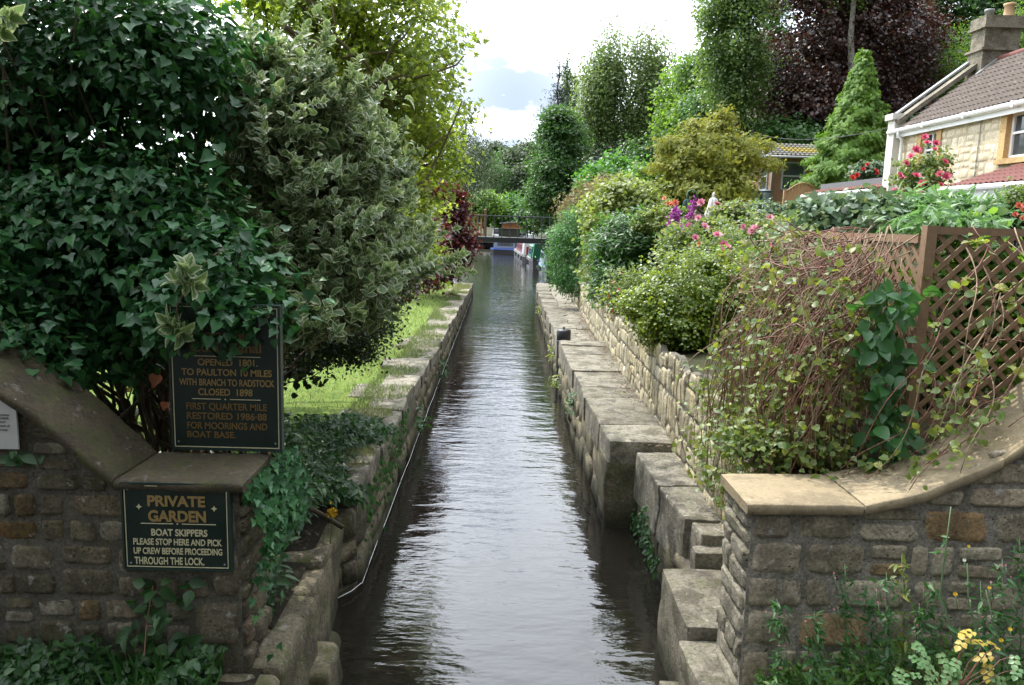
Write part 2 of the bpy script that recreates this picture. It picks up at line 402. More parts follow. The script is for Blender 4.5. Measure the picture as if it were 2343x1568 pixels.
# ------------------------------------------------------------------ foliage
def tmpl(rows, zf=None):
    """leaf outline rows (halfwidth, y): strip with midrib; returns V, faces, uv"""
    V = []; F = []; U = []
    for w, y in rows:
        zc = -.22*(y-.25)**2
        if w < 1e-6: V.append((0, y, zc)); U.append((.85, y))
        else:
            V += [(-w, y, zc+.28*w), (0, y, zc), (w, y, zc+.28*w)]; U += [(1, y), (0, y), (1, y)]
    idx = []; k = 0
    for w, y in rows:
        idx.append([k] if w < 1e-6 else [k, k+1, k+2]); k += len(idx[-1])
    for a, b in zip(idx, idx[1:]):
        if len(a) == 1: F += [(a[0], b[1], b[0]), (a[0], b[2], b[1])]
        elif len(b) == 1: F += [(a[0], a[1], b[0]), (a[1], a[2], b[0])]
        else: F += [(a[0], a[1], b[1], b[0]), (a[1], a[2], b[2], b[1])]
    return np.array(V, float), F, np.array(U, float)
T_DIA = (np.array([(0, 0, 0), (.3, .45, .07), (0, 1, -.06), (-.3, .45, .07)], float), [(0, 1, 2), (0, 2, 3)], None)
T_ROUND = tmpl([(0, 0), (.36, .22), (.42, .55), (0, 1)])
T_LONG = tmpl([(0, 0), (.13, .3), (.11, .65), (0, 1)])
T_DOG = tmpl([(0, 0), (.26, .2), (.36, .45), (.24, .75), (0, 1.08)])
T_BLADE = (np.array([(-.04, 0, 0), (.04, 0, 0), (.03, .55, .06), (-.03, .55, .06), (0, 1, .28)], float), [(0, 1, 2, 3), (3, 2, 4)], None)
def _ivy(pts):
    V = [(0, .38, -.05)]+[(x, y, .05+.16*abs(x)-.25*max(0, y-.3)**2) for x, y in pts]+[(-x, y, .05+.16*abs(x)-.25*max(0, y-.3)**2) for x, y in pts[::-1] if x > 1e-6]
    n = len(V)-1
    return np.array(V, float), [(0, 1+(i+1) % n, 1+i) for i in range(n)], None
T_IVY = _ivy([(0, .04), (.26, -.08), (.46, .12), (.40, .40), (.19, .68), (0, 1.02)])
T_IVYL = _ivy([(0, .05), (.3, -.1), (.56, .2), (.3, .42), (.2, .66), (0, 1.0)])
T_MAPLE = _ivy([(0, .05), (.2, .02), (.55, .08), (.27, .3), (.5, .68), (.17, .55), (0, 1.0)])
def compose(T, items):
    """several leaves (matrix 3x3*scale, offset) as one template"""
    V, F, U = T; VV = []; FF = []; UU = []
    for Mx, off in items:
        k = sum(len(q) for q in VV); VV.append(V @ np.array(Mx).T + np.array(off)); FF += [tuple(i+k for i in f) for f in F]
        if U is not None: UU.append(U)
    return np.concatenate(VV), FF, (np.concatenate(UU) if UU else None)
def rotz(a): c, s = math.cos(a), math.sin(a); return np.array([[c, -s, 0], [s, c, 0], [0, 0, 1]])
def rotx(a): c, s = math.cos(a), math.sin(a); return np.array([[1, 0, 0], [0, c, -s], [0, s, c]])
def roty(a): c, s = math.cos(a), math.sin(a); return np.array([[c, 0, s], [0, 1, 0], [-s, 0, c]])
def whorl(T, pairs=4, seed=0, up=.5, length=.6):
    """shoot along +Y: opposite leaf pairs, spreading; the tip pair stands up"""
    r = random.Random(seed); it = []
    for k in range(pairs):
        f = k/max(1, pairs-1); s = (.75+.35*f)*r.uniform(.8, 1.15)*(.7 if k == pairs-1 else 1)
        for q in range(2):
            a = k*math.pi/2+q*math.pi+r.uniform(-.35, .35)
            tilt = (1.25-.75*f)+r.uniform(-.25, .25)
            Mx = roty(a) @ rotx(-tilt) * s * .6          # leaf +Y leaned away from the shoot
            it.append((Mx, (0, length*(f-1)*.6, 0)))
    return compose(T, it)
def frames(nrm, tip):
    nrm = nrm/np.maximum(np.linalg.norm(nrm, axis=1, keepdims=True), 1e-9)
    tip = tip-nrm*(tip*nrm).sum(1, keepdims=True); tip = tip/np.maximum(np.linalg.norm(tip, axis=1, keepdims=True), 1e-9)
    side = np.cross(tip, nrm); return np.stack([side, tip, nrm], 2)
def instance(name, T, pos, fr, size, mat, parent, rs, tint=None, smooth=True, want_uv=False):
    V, F, U = T; n = len(pos); k = len(V)
    if n == 0: return None
    size = np.broadcast_to(np.asarray(size, float), (n,))
    VV = np.einsum('nij,kj->nki', fr, V)*size[:, None, None] + pos[:, None, :]
    fl = np.concatenate([np.array(f) for f in F]); nl = len(fl)
    L = (fl[None, :] + (np.arange(n)*k)[:, None]).ravel()
    st0 = np.cumsum([0]+[len(f) for f in F[:-1]]); st = (st0[None, :] + (np.arange(n)*nl)[:, None]).ravel()
    if tint is None: tint = rs.uniform(0, 1, n)
    tf = np.repeat(tint, len(F))
    uv = np.tile(U[fl], (n, 1)) if (U is not None and want_uv) else None
    return mesh_np(name, VV.reshape(-1, 3), L, st, mat, parent, tf, uv, smooth)
def ell(px, py, rx, ry, Y, d=1.0):
    c = P(px, py, Y); k = pxm(Y); return (np.array(c), np.array([rx*k, rx*k*d, ry*k]))
def clusters(ells, n, rs, lo=.5, gap=.0, gf=1.5, rough=.16, floor=None, half=False):
    w = np.array([(e[1][0]*e[1][1]*e[1][2])**(2/3) for e in ells]); w = w/w.sum()
    ks = rs.choice(len(ells), n, p=w)
    d = rs.normal(size=(n, 3)); d /= np.linalg.norm(d, axis=1, keepdims=True)
    if half: d[:, 1] = np.where(d[:, 1] > .35, -d[:, 1], d[:, 1])
    C = np.array([e[0] for e in ells])[ks]; Rr = np.array([e[1] for e in ells])[ks]
    r = rs.uniform(lo**2, 1, n)**.5
    p = C + d*Rr*r[:, None]
    nn = snoise(p/np.maximum(Rr.mean(1, keepdims=True), .01), 2.6, 3)
    nn = nn + .7*snoise(p/np.maximum(Rr.mean(1, keepdims=True), .01)+4.4, 6.5, 2)
    r = np.where(rs.uniform(size=n) < .10, r*rs.uniform(1.0, 1.3, n), r)
    p = C + d*Rr*(r*(1+rough*nn))[:, None]
    keep = snoise(p/np.maximum(Rr.mean(1, keepdims=True), .01)+9.1, gf*1.6, 3) > -1+2*gap if gap else np.ones(n, bool)
    if floor is not None: keep &= p[:, 2] > floor
    out = d/Rr; out /= np.linalg.norm(out, axis=1, keepdims=True)
    return p[keep], out[keep], ks[keep]
def leaves(name, T, cen, out, per, spread, size, mat, parent, rs, up=.5, rand=.8, outw=.5, droop=.0, flatz=.7, svar=.35, uv=False, tshift=None, tvar=.28):
    n = len(cen); p = np.repeat(cen, per, 0); o = np.repeat(out, per, 0); m = len(p)
    off = rs.normal(size=(m, 3))*spread; off[:, 2] *= flatz; p = p+off
    nr = o*outw + np.array([0, 0, up]) + rs.normal(size=(m, 3))*rand*.6
    tip = rs.normal(size=(m, 3))*.7 + o*.5 + np.array([0, 0, -droop])
    ct = rs.uniform(0, 1, n) if tshift is None else tshift
    tint = np.clip(np.repeat(ct, per)*(1-tvar*2)+rs.uniform(0, 1, m)*tvar*2, 0, 1)
    return instance(name, T, p, frames(nr, tip), size*rs.uniform(1-svar, 1+svar, m), mat, parent, rs, tint, True, uv)
def curve_pts(a, b, n=6, sag=0.0, wob=.0, rs=None, lift=0):
    a = np.array(a, float); b = np.array(b, float); o = []
    L = np.linalg.norm(b-a)
    for i in range(n):
        f = i/(n-1); p = a+(b-a)*f; p[2] += lift*L*4*f*(1-f)*.25 - sag*L*4*f*(1-f)*.25
        if rs is not None and 0 < i < n-1: p = p+rs.normal(size=3)*wob*L
        o.append(p)
    return o
def branches(base, top, r, cen, rs, n=18, mat='bark', parent=None, name='trunk', frac=.25, limbr=.3, twig=.004, lean=.02, lname='branch'):
    """tapered trunk and limbs reaching into the crown"""
    base = np.array(base, float); top = np.array(top, float); mb = MB()
    tp = curve_pts(base, top, 9, 0, lean, rs); k = len(tp)
    rad = [r*(1.35 if i == 0 else 1)*(1-.85*(i/(k-1))**1.1)+twig for i in range(k)]
    mb.tube(tp, rad, 9, .5); mb.build(name, MT[mat], parent, True)
    if n and len(cen):
        lb = MB()
        for c in cen[rs.choice(len(cen), min(n, len(cen)), replace=False)]:
            f = min(.97, max(frac, frac+(1-frac)*rs.uniform(.0, .85)*min(1, max(.1, (c[2]-base[2])/max(.1, top[2]-base[2])))))
            i = f*(k-1); a = tp[int(i)]*(1-i % 1)+tp[min(k-1, int(i)+1)]*(i % 1)
            rr = max(twig*1.5, r*limbr*(1-.75*f))
            pts = curve_pts(a, c, 7, -.25, .035, rs)
            lb.tube(pts, [rr*(1-.88*j/6)+twig*.5 for j in range(7)], 5, rs.uniform())
        lb.build(lname, MT[mat], parent, True)
# ================================================================== the setting
def lerp(x, xs, ys): return float(np.interp(x, xs, ys))
def zl(y): return lerp(y, [3, 4.9, 5.6, 7, 8, 10.7, 16, 24, 36, 60], [.78, .8, .82, .98, 1.0, .98, .82, .74, .5, .5])
def xw(y): return lerp(y, [4.9, 7.4, 12.6, 25.9, 37], [2.0, 2.05, 2.13, 2.64, 3.1])      # garden wall face
def xr(y): return lerp(y, [8.6, 16, 20, 33, 37], [1.30, 1.31, 1.42, 1.60, 1.82])          # right waterside
def zr(y): return lerp(y, [8, 16, 17, 24, 37], [1.0, 1.05, .88, .8, .68])
def zwt(y): return lerp(y, [5, 5.5, 9, 14, 26, 37], [1.82, 1.98, 2.0, 1.85, 1.7, 1.4])                # garden wall top
def zg(x, y):
    y = min(y, 120)
    z = zwt(min(y, 36))-.08 + .09*max(0, min(x, 16)-xw(min(y, 36))) + .065*max(0, min(y, 36)-12)*min(1, max(0, (x-2.5)/5))
    if x > 12: z += .34*max(0, y-40)*min(1, (x-12)/22) + .10*max(0, x-16)
    if y > 38: z -= max(0, min(1, (8-x)/5))*.6
    return z
def sheet(name, xs_of_row, ys, zf, mat, kind='structure'):
    mb = MB(); G = []
    for y in ys: G.append([(x, y, zf(x, y)) for x in xs_of_row(y)])
    mb.grid(G); o = mb.build(name, MT[mat], None, True); tag(o, kind=kind); return o
mb = MB(); mb.grid([[(x, y, -1.3) for x in (-900, -100, 0, 100, 900)] for y in (-60, 0, 60, 300, 1500)]); tag(mb.build('ground', MT['leafmould'], None, True), kind='structure')
mb = MB(); mb.grid([[(-1.9, 2.2, 0), (2.3, 2.2, 0)], [(-1.9, 38.6, 0), (3.4, 38.6, 0)]])
mb.grid([[(-30, 38.6, 0), (6, 38.6, 0)], [(-30, 100, 0), (6, 100, 0)]]); tag(mb.build('water', MT['water'], None, False), kind='structure')
ysl = [4.9, 5.6, 6.3, 7]+list(np.arange(8, 39, 1.0))
lx = [-1.45, -1.8, -2.2, -2.7, -3.3, -4, -5, -6.5, -9, -13, -20, -34, -60, -110, -200]
sheet('ground', lambda y: [-1.45, -1.7, -2.0, -2.5, -4, -8, -20], [4.9, 5.6, 6.3, 7, 7.6], lambda x, y: zl(y)-.06+.03*math.sin(x*1.7+y), 'leafmould')
sheet('lawn', lambda y: lx, [q for q in ysl if q > 7.5], lambda x, y: zl(y)-.06+.03*math.sin(x*1.7+y)+.02*math.sin(2.3*y)+(.06*min(1, (-1.8-x)/.6) if x < -1.8 else 0)+.02*max(0, -6-x), 'lawn')
sheet('ground', lambda y: [-1.4, -1.9, -2.6, -4, -7, -12], [1.5, 2.5, 3.3, 4.0, 4.44, 4.96], lambda x, y: .74+.03*math.sin(3*x+2*y)+.04*max(0, -2-x), 'leafmould')
sheet('ground', lambda y: [1.75, 2.2, 3, 4.2, 7, 12], [1.5, 2.5, 3.3, 4.0, 4.52], lambda x, y: .68+.04*math.sin(3*x+2*y)+.05*max(0, x-2), 'leafmould')
rx_ = [0, .25, .7, 1.4, 2.4, 3.6, 5, 7, 9, 12, 15, 20, 28, 40, 60, 90, 140]
sheet('garden_ground', lambda y: [xw(min(y, 37))+.10+d for d in rx_], [4.96, 5.3, 6, 7, 8.5, 10, 12, 14, 17, 20, 24, 28, 32, 36, 40, 46, 54, 64, 76, 90, 110, 130], lambda x, y: zg(x, y)+.04*math.sin(x*2+y*1.3), 'soil')
sheet('far_bank', lambda y: [-200, -120, -70, -40, -24, -14, -6, 0, 4, 10, 30], [98.5, 101, 110, 130, 170], lambda x, y: .9+.02*(y-98), 'soil')
sheet('left_bank', lambda y: [-14, -16, -20, -30, -50, -90, -200], [38.4, 45, 60, 80, 98.5], lambda x, y: .55, 'lawn')
sheet('hill', lambda y: list(np.linspace(-420, 420, 29)), [165, 200, 240, 290, 350, 420], lambda x, y: -1+ (y-160)*.075*(1+.35*math.sin(x*.013+1.1)+.25*math.sin(x*.031)), 'soil')
sheet('path', lambda y: [xr(min(max(y, 8.7), 37))+.3, xw(min(y, 37))+.1], [9.0, 12, 16, 17, 24, 30, 37], lambda x, y: zr(y)-.06, 'grave')

# ------------------------------------------------------------------ lock walls
rs_ = random.Random(3)
LW = empty('lock_wall', (-1.4, 20, 0), 'left lock wall, in shade, grass creeping over its flat coping stones', 'lock wall')
stone_wall('wall_face', lambda s: (-1.27, s), lambda s: (1, 0), 31, -.35, lambda s: zl(s)-.17, (.28, .42), (.5, 1.1), MT['lockface'], LW, 4, .03, .01, 7, 5, .7, True, 7.0, None, .4)
y = 7.0
while y < 37.6:
    w = rs_.uniform(.6, 1.05); d = rs_.uniform(.5, .9); mb = MB()
    rock(mb, (-1.25-d/2+rs_.uniform(-.02, .03), y+w/2, zl(y+w/2)-.1+rs_.uniform(-.012, .02)), (d, w-.02, .24), .03, .018, 6 if y < 16 else 4, rs_.random(), rs_.uniform(-.02, .02))
    mb.build('coping_stone', MT['lock'], LW, True); y += w
stone_wall('wall_face', lambda s: (-1.27-s*.62, 7.0-s*.78), lambda s: (.78, -.62), .36, -.35, lambda s: .82, (.3, .4), (.3, .5), MT['lockface'], LW, 5, .03, .01, 7, 5, .7)
mb = MB()
for c, d, t in (((-1.60, 6.25, .22), (.5, .9, 1.22), .4), ((-1.83, 5.75, .1), (1.0, .75, 1.3), .55), ((-1.66, 4.95, .08), (.78, .95, 1.32), .3), ((-1.62, 4.0, .1), (.7, .95, 1.25), .6), ((-1.28, 5.35, -.1), (.26, .5, .8), .8), ((-1.22, 4.6, -.15), (.26, .7, .7), .6), ((-1.35, 5.9, -.2), (.2, .4, .6), .9)):
    mb = MB(); rock(mb, c, d, .07, .035, 14, t, 0, 2.6); mb.build('boulder', MT['lockface'], LW, True)
mb = MB(); mb.tube([(-1.232+.004*math.sin(y*3), y, .05+.006*math.sin(y*5)) for y in np.arange(7.02, 36, .5)], .0032, 5); mb.tube([(-1.235, 7.02, .05), (-1.3, 6.85, .05), (-1.44, 6.65, .05)], .0032, 5)
tag(mb.build('rope', MT['white'], None, True), 'thin white rope stretched along the waterline of the left lock wall', 'rope')

RW = empty('lock_wall', (1.7, 20, 0), 'right lock wall of worn pale blocks with a walkway on top', 'lock wall')
stone_wall('wall_face', lambda s: (xr(s)+.02, s), lambda s: (-1, 0), 7.3, -.35, lambda s: zr(s)-.28, (.3, .42), (.5, 1.0), MT['lockface'], RW, 6, .035, .01, 7, 5, .8, True, 8.7, None, .5)
stone_wall('wall_face', lambda s: (xr(s)+.02, s), lambda s: (-1, 0), 19.2, -.35, lambda s: zr(s)-.24, (.28, .4), (.5, 1.0), MT['lockface'], RW, 7, .035, .01, 7, 5, .8, True, 17.2, None, .5)
stone_wall('wall_face', lambda s: (1.70, s), lambda s: (-1, 0), 3.2, -.35, lambda s: .58, (.3, .42), (.5, 1.0), MT['lockface'], RW, 8, .035, .01, 7, 5, .8, True, 5.5, None, .4)
y = 8.66
while y < 16.2:
    w = min(rs_.uniform(.7, 1.3), 16.25-y)
    if 16.25-y-w < .3: w = 16.25-y
    xa = xr(y+w/2)+rs_.uniform(-.025, .02); xb = xw(y)+.06; mb = MB(); zt = zr(y+w/2)+rs_.uniform(-.015, .02)
    rock(mb, ((xa+xb)/2, y+w/2, zt-.17), (xb-xa, w-.008, .36), .02, .014, 9, rs_.random(), rs_.uniform(-.03, .03)); mb.build('coping_stone', MT['lock'], RW, True); y += w
y = 17.2
while y < 36.6:
    w = rs_.uniform(.6, 1.2); xa = xr(y+w/2)+rs_.uniform(-.03, .02); xb = xa+rs_.uniform(.5, .62); mb = MB(); zt = zr(y+w/2)+rs_.uniform(-.02, .025)
    rock(mb, ((xa+xb)/2, y+w/2, zt-.14), (xb-xa, w-.02, .3), .02, .014, 6 if y < 26 else 4, rs_.random(), rs_.uniform(-.03, .03)); mb.build('coping_stone', MT['lock'], RW, True)
    if y < 27: mb = MB(); rock(mb, ((xb+xw(y))/2+.08, y+w/2, zt-.16), (xw(y)-xb+.16, w-.03, .3), .05, .02, 5, rs_.random()); mb.build('coping_stone', MT['lock'], RW, True)
    y += w
for c, d, t, rz, nn in (((1.88, 8.03, .68), (.50, 1.16, .54), .6, .02, 14), ((1.94, 7.02, .67), (.52, .86, .54), .45, .05, 14), ((1.99, 6.43, .62), (.46, .30, .6), .5, .05, 10), ((1.86, 6.2, .42), (.34, .16, .8), .4, .05, 8), ((1.80, 8.0, .2), (.26, 1.1, .5), .4, .02, 10), ((1.84, 5.62, .06), (.84, .9, 1.28), .2, .02, 16), ((1.84, 4.75, -.01), (.96, .82, 1.22), .35, .0, 16), ((1.77, 3.95, -.03), (1.0, .76, 1.2), .45, 0, 14), ((1.92, 6.2, .0), (.6, .5, .9), .55, 0, 10), ((1.37, 5.0, -.2), (.2, .7, .7), .7, 0, 10), ((1.34, 4.3, -.15), (.24, .6, .6), .5, 0, 10)):
    mb = MB(); rock(mb, c, d, .024, .02, nn, t, rz, 3.6); mb.build('coping_stone', MT['lock'], RW, True)
mb = MB(); rock(mb, (1.55, 8.95, .28), (.52, .6, 1.0), .025, .018, 12, .3); mb.build('boulder', MT['lockface'], RW, True)

# iron-capped gate folded into its recess
G_ = empty('lock_gate', (1.45, 16.7, 0), 'dark timber gate folded into its recess in the right lock wall', 'lock gate')
mb = MB(); mb.box((1.42, 16.0, .3), (.14, 1.1, 1.1)); mb.box((1.46, 15.6, .05), (.1, 1.9, .5)); mb.build('gate_leaf', MT['iron'], G_)
mb = MB(); mb.lathe((1.44, 16.72, 0), [(.14, -.3), (.14, .98), (.155, 1.0), (.155, 1.2), (.14, 1.23), (.02, 1.235)], 16); mb.build('heel_post', MT['black'], G_, True)
mb = MB(); mb.tube([(1.44, 16.72, 1.22), (1.44, 16.72, 1.29)], .02, 8); mb.build('pin', MT['iron'], G_)
mb = MB(); mb.tube([(1.44+.17*math.cos(a), 16.72+.17*math.sin(a), .99) for a in np.linspace(0, 6.28, 20)], .014, 6); mb.build('collar', MT['iron'], G_)

# garden retaining wall
GW = empty('garden_wall', (2.2, 15, 1), 'cream rubble garden wall holding up the flower beds beside the walkway', 'wall')
stone_wall('masonry', lambda s: (xw(s), s), lambda s: (-1, 0), 8.15, .7, lambda s: zwt(s)+.05*math.sin(s*5.1)+.03*math.sin(s*11), (.2, .42), (.16, .40), MT['garden'], GW, 11, .015, .01, 7, 7, 1.6, True, 5.35, None, .09)
stone_wall('masonry', lambda s: (xw(s), s), lambda s: (-1, 0), 15, .6, lambda s: zwt(s)+.05*math.sin(s*5.1), (.2, .42), (.18, .46), MT['garden'], GW, 12, .015, .01, 6, 5, 1.5, True, 13.5, None, .09)

# ------------------------------------------------------------------ wing walls
def slab(mb, pts, y0, y1, th, ch=.012, amp=.004, t=.5, seg=.06, ny=8):
    xs = [p[0] for p in pts]; L = [pts[0]]
    D = [0]
    for a, b in zip(pts, pts[1:]): D.append(D[-1]+math.hypot(b[0]-a[0], b[1]-a[1]))
    n = max(2, int(D[-1]/seg)); G = []
    for i in range(n+1):
        s = D[-1]*i/n; x = np.interp(s, D, xs); z = np.interp(s, D, [p[1] for p in pts])
        e = ch if i in (0, n) else 0
        sec = [(y0+ch, z-th), (y0, z-th+ch), (y0, z-ch-e*.3), (y0+ch, z-e*.6)]+[(y0+ch+(y1-y0-2*ch)*k/ny, z-e*.6) for k in range(1, ny)]+[(y1-ch, z-e*.6), (y1, z-ch-e*.3), (y1, z-th)]
        G.append([(x, yy, zz) for yy, zz in sec])
    A = np.array(G); sh = A.shape; q = A.reshape(-1, 3)
    q = q+np.stack([snoise(q, 7), snoise(q+3, 7), snoise(q+8, 7)], 1)*amp; A = q.reshape(sh)
    mb.grid([[tuple(p) for p in r] for r in A], t)
    for r in (A[0], A[-1]):
        mb.add([tuple(p) for p in r], [tuple(range(len(r)))], t)
zcapL = lambda s: lerp(s, [0, .70, 1.13, 1.6, 2.3, 4], [1.89, 1.89, 2.27, 2.62, 2.95, 3.1])
LB = empty('wing_wall', (-2.3, 4.6, .8), 'shaded rubble wall carrying the two dark green signs, its coping sloping up', 'wall')
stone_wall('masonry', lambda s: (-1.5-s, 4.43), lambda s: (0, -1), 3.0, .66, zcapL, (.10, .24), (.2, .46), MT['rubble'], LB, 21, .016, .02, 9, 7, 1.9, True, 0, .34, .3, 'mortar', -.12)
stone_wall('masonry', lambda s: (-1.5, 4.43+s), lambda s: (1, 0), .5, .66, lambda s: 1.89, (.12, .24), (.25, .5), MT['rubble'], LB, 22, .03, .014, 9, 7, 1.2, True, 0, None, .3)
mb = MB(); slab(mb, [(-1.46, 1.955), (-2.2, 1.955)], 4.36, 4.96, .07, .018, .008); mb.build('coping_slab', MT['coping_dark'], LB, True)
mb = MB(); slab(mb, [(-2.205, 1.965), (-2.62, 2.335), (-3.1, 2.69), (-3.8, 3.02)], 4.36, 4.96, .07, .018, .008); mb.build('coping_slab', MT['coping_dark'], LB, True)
zcapR = lambda s: lerp(s, [0, .66, 1.0, 1.35, 1.66, 2.1, 3], [1.80, 1.81, 1.90, 2.06, 2.25, 2.6, 3.3])
RB = empty('wing_wall', (2.5, 4.7, .8), 'coursed stone wall with square end under a sunlit sandstone coping', 'wall')
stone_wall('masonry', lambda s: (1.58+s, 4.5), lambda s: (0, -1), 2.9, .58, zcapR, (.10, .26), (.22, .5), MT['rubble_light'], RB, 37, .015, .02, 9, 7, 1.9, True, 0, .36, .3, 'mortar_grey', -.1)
stone_wall('masonry', lambda s: (1.58, 4.5+s), lambda s: (-1, 0), .52, .45, lambda s: 1.80, (.12, .24), (.24, .5), MT['lock'], RB, 35, .022, .014, 9, 7, 1.2, True, 0, None, .3, 'mortar_grey')
for a in ([(1.53, 1.87), (2.235, 1.88)], [(2.245, 1.885), (2.58, 1.965), (2.93, 2.125), (3.05, 2.2)], [(3.055, 2.2), (3.3, 2.4), (3.7, 2.72), (4.3, 3.3)]):
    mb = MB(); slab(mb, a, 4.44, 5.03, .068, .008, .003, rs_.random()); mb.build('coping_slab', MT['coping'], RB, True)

# ------------------------------------------------------------------ signs
def signmat():
    m, t, b = newmat('sign_green'); c = mixc(t, ramp(t, noise(t, 7, 6, .65), [(.5, 0), (.75, .5)]), (.007, .020, .016), (.03, .035, .028))
    t.links.new(mixc(t, ramp(t, noise(t, 60, 4, .8), [(.66, 0), (.72, .4)]), c, (.06, .06, .045)), b.inputs['Base Color'])
    t.links.new(ramp(t, noise(t, 5, 6, .6), [(.35, .28), (.7, .6)]), b.inputs['Roughness']); return m
MT['sign'] = signmat()
MT['signframe'] = flat('sign_frame', (.02, .04, .034), .4, .2)
MT['gold'] = flat('gold_paint', (.31, .21, .075), .5, .15, 20, 0, 0)
MT['gold2'] = flat('dull_gold_paint', (.17, .105, .03), .5, .2, 20, 0, 0)
MT['cream'] = flat('cream_paint', (.62, .58, .36), .5, .1, 20, 0, 0)
MT['plaque'] = flat('plaque_white', (.55, .55, .53), .6, .1, 6, 0, 0)
MT['grey_ink'] = flat('grey_ink', (.12, .12, .12), .7, .1, 6, 0, 0)
class Board:
    """flat sign: origin at the bottom left corner, x right, z up, faces -Y (leaning back by tilt)"""
    def __init__(s, name, label, cat, c, w, h, depth=.03, mat='sign', rot=0, tilt=0):
        s.root = empty(name, c, label, cat); s.c = Vector(c); s.w = w; s.h = h; s.rot = rot
        s.M = Matrix.Rotation(rot, 4, 'Y') @ Matrix.Rotation(tilt, 4, 'X')
        s.box('panel', mat, 0, w, 0, h, 0, depth)
    def pt(s, x, z, y=0): return s.c + (s.M @ Vector((x, y, z)))
    def box(s, name, mat, x0, x1, z0, z1, y0, y1, mb=None):
        own = mb is None; mb = mb or MB(); vs = [s.pt(x, z, y) for z in (z0, z1) for x, y in ((x0, y0), (x1, y0), (x1, y1), (x0, y1))]
        mb.add(vs, [(3, 2, 1, 0), (4, 5, 6, 7), (0, 1, 5, 4), (1, 2, 6, 5), (2, 3, 7, 6), (3, 0, 4, 7)])
        if own: return mb.build(name, MT[mat], s.root)
    def text(s, txt, x, z, size, mat, width=None, bold=.0, name='lettering', y=-.0035, serif=False, sp=1.0):
        cu_ = bpy.data.curves.new(name, 'FONT'); cu_.body = txt; cu_.size = size; cu_.align_x = 'CENTER'; cu_.offset = bold*size; cu_.extrude = .001; cu_.space_character = sp
        o = bpy.data.objects.new(name, cu_); COL.objects.link(o)
        bpy.context.view_layer.update(); dg = bpy.context.evaluated_depsgraph_get()
        me = bpy.data.meshes.new_from_object(o.evaluated_get(dg)); bpy.data.objects.remove(o)
        V = np.empty(len(me.vertices)*3, np.float32); me.vertices.foreach_get('co', V); V = V.reshape(-1, 3)
        mnx, mxx = V[:, 0].min(), V[:, 0].max(); k = width/(mxx-mnx) if width else 1
        X = (V[:, 0]-(mnx+mxx)/2)*k+x
        F = [list(p.vertices) for p in me.polygons]; mb = MB()
        mb.add([s.pt(X[i], V[i, 1]+z, y-V[i, 2]) for i in range(len(V))], F)
        if serif:      # small foot and head strokes so that the heading reads as roman lettering
            n = len(txt)
        return mb.build(name, MT[mat], s.root)
    def screws(s, pts):
        for x, z in pts:
            mb = MB(); mb.tube([s.pt(x, z, .001), s.pt(x, z, -.005)], .006, 8); mb.build('screw', MT['greyp'], s.root)
    def rule(s, x0, x1, z, mat='cream', t=.004): return s.box('rule', mat, x0, x1, z-t/2, z+t/2, -.003, .0005)
    def border(s, inset, t, mat='cream', name='border', y0=-.003):
        mb = MB(); a, b, c, d = inset, s.w-inset, inset, s.h-inset
        for q in ((a, b, c, c+t), (a, b, d-t, d), (a, a+t, c+t, d-t), (b-t, b, c+t, d-t)): s.box('', '', *q, y0, .0005, mb)
        mb.build(name, MT[mat], s.root)
def onplane(px, py, Y): return P(px, py, Y)
# lower sign, 285..525 x 1106..1306 in the picture
bl = P(289, 1298, 4.37); br = P(526, 1306, 4.37); tl = P(285, 1107, 4.37)
w1, h1 = (br-bl).length, (tl-bl).length
B1 = Board('garden_sign', 'dark green lock sign with large gold heading, fixed to the wall under the coping', 'sign', bl, w1, h1, .03, 'sign', 0)
def r1(px, py): q = P(px, py, 4.37)-bl; return q.x, q.z
B1.border(.006, .005)
B1.box('frame', 'signframe', -.012, -.001, -.012, h1+.012, -.008, .04); B1.box('frame', 'signframe', w1+.001, w1+.012, -.012, h1+.012, -.008, .04)
B1.box('frame', 'signframe', -.0008, w1+.0008, -.012, -.001, -.008, .04); B1.box('frame', 'signframe', -.0008, w1+.0008, h1+.001, h1+.012, -.008, .04)
def line(B, fn, txt, pxa, pxb, pyb, pyt, mat, bold=.012, sp=1.0):
    x0, z0 = fn((pxa+pxb)/2, pyb); xa, _ = fn(pxa, pyb); xb, _ = fn(pxb, pyb); _, z1 = fn((pxa+pxb)/2, pyt)
    cap = .70                                  # capital height of the built-in font at size 1
    B.text(txt, x0, z0, (z1-z0)/cap, mat, xb-xa, bold, sp=sp)
line(B1, r1, 'PRIVATE', 338, 470, 1158, 1135, 'gold', .035)
line(B1, r1, 'GARDEN', 340, 472, 1193, 1169, 'gold', .035)
line(B1, r1, 'BOAT SKIPPERS', 347, 475, 1226, 1211, 'cream', .02)
line(B1, r1, 'PLEASE STOP HERE AND PICK', 306, 508, 1247, 1233, 'cream', .02)
line(B1, r1, 'UP CREW BEFORE PROCEEDING', 307, 509, 1268, 1254, 'cream', .02)
line(B1, r1, 'THROUGH THE LOCK.', 309, 468, 1291, 1275, 'cream', .02)
xa, za = r1(322, 1197); xb, _ = r1(396, 1199); xc, _ = r1(416, 1200); xd, _ = r1(494, 1202)
B1.rule(xa, xb, za); B1.rule(xc, xd, za); B1.rule((xb+xc)/2-.004, (xb+xc)/2+.004, za, 'cream', .008)
for sx, sy in ((318, 1159), (490, 1164)):
    x, z = r1(sx, sy); mb = MB()
    for k in range(4):
        a = k*math.pi/2; ca, sa = math.cos(a), math.sin(a)
        for e in (-1, 1): mb.add([B1.pt(x, z, -.003), B1.pt(x+.019*ca, z+.019*sa, -.003), B1.pt(x+.006*(ca-e*sa), z+.006*(sa+e*ca), -.003)], [(0, 1, 2)])
    mb.build('star', MT['cream'], B1.root)
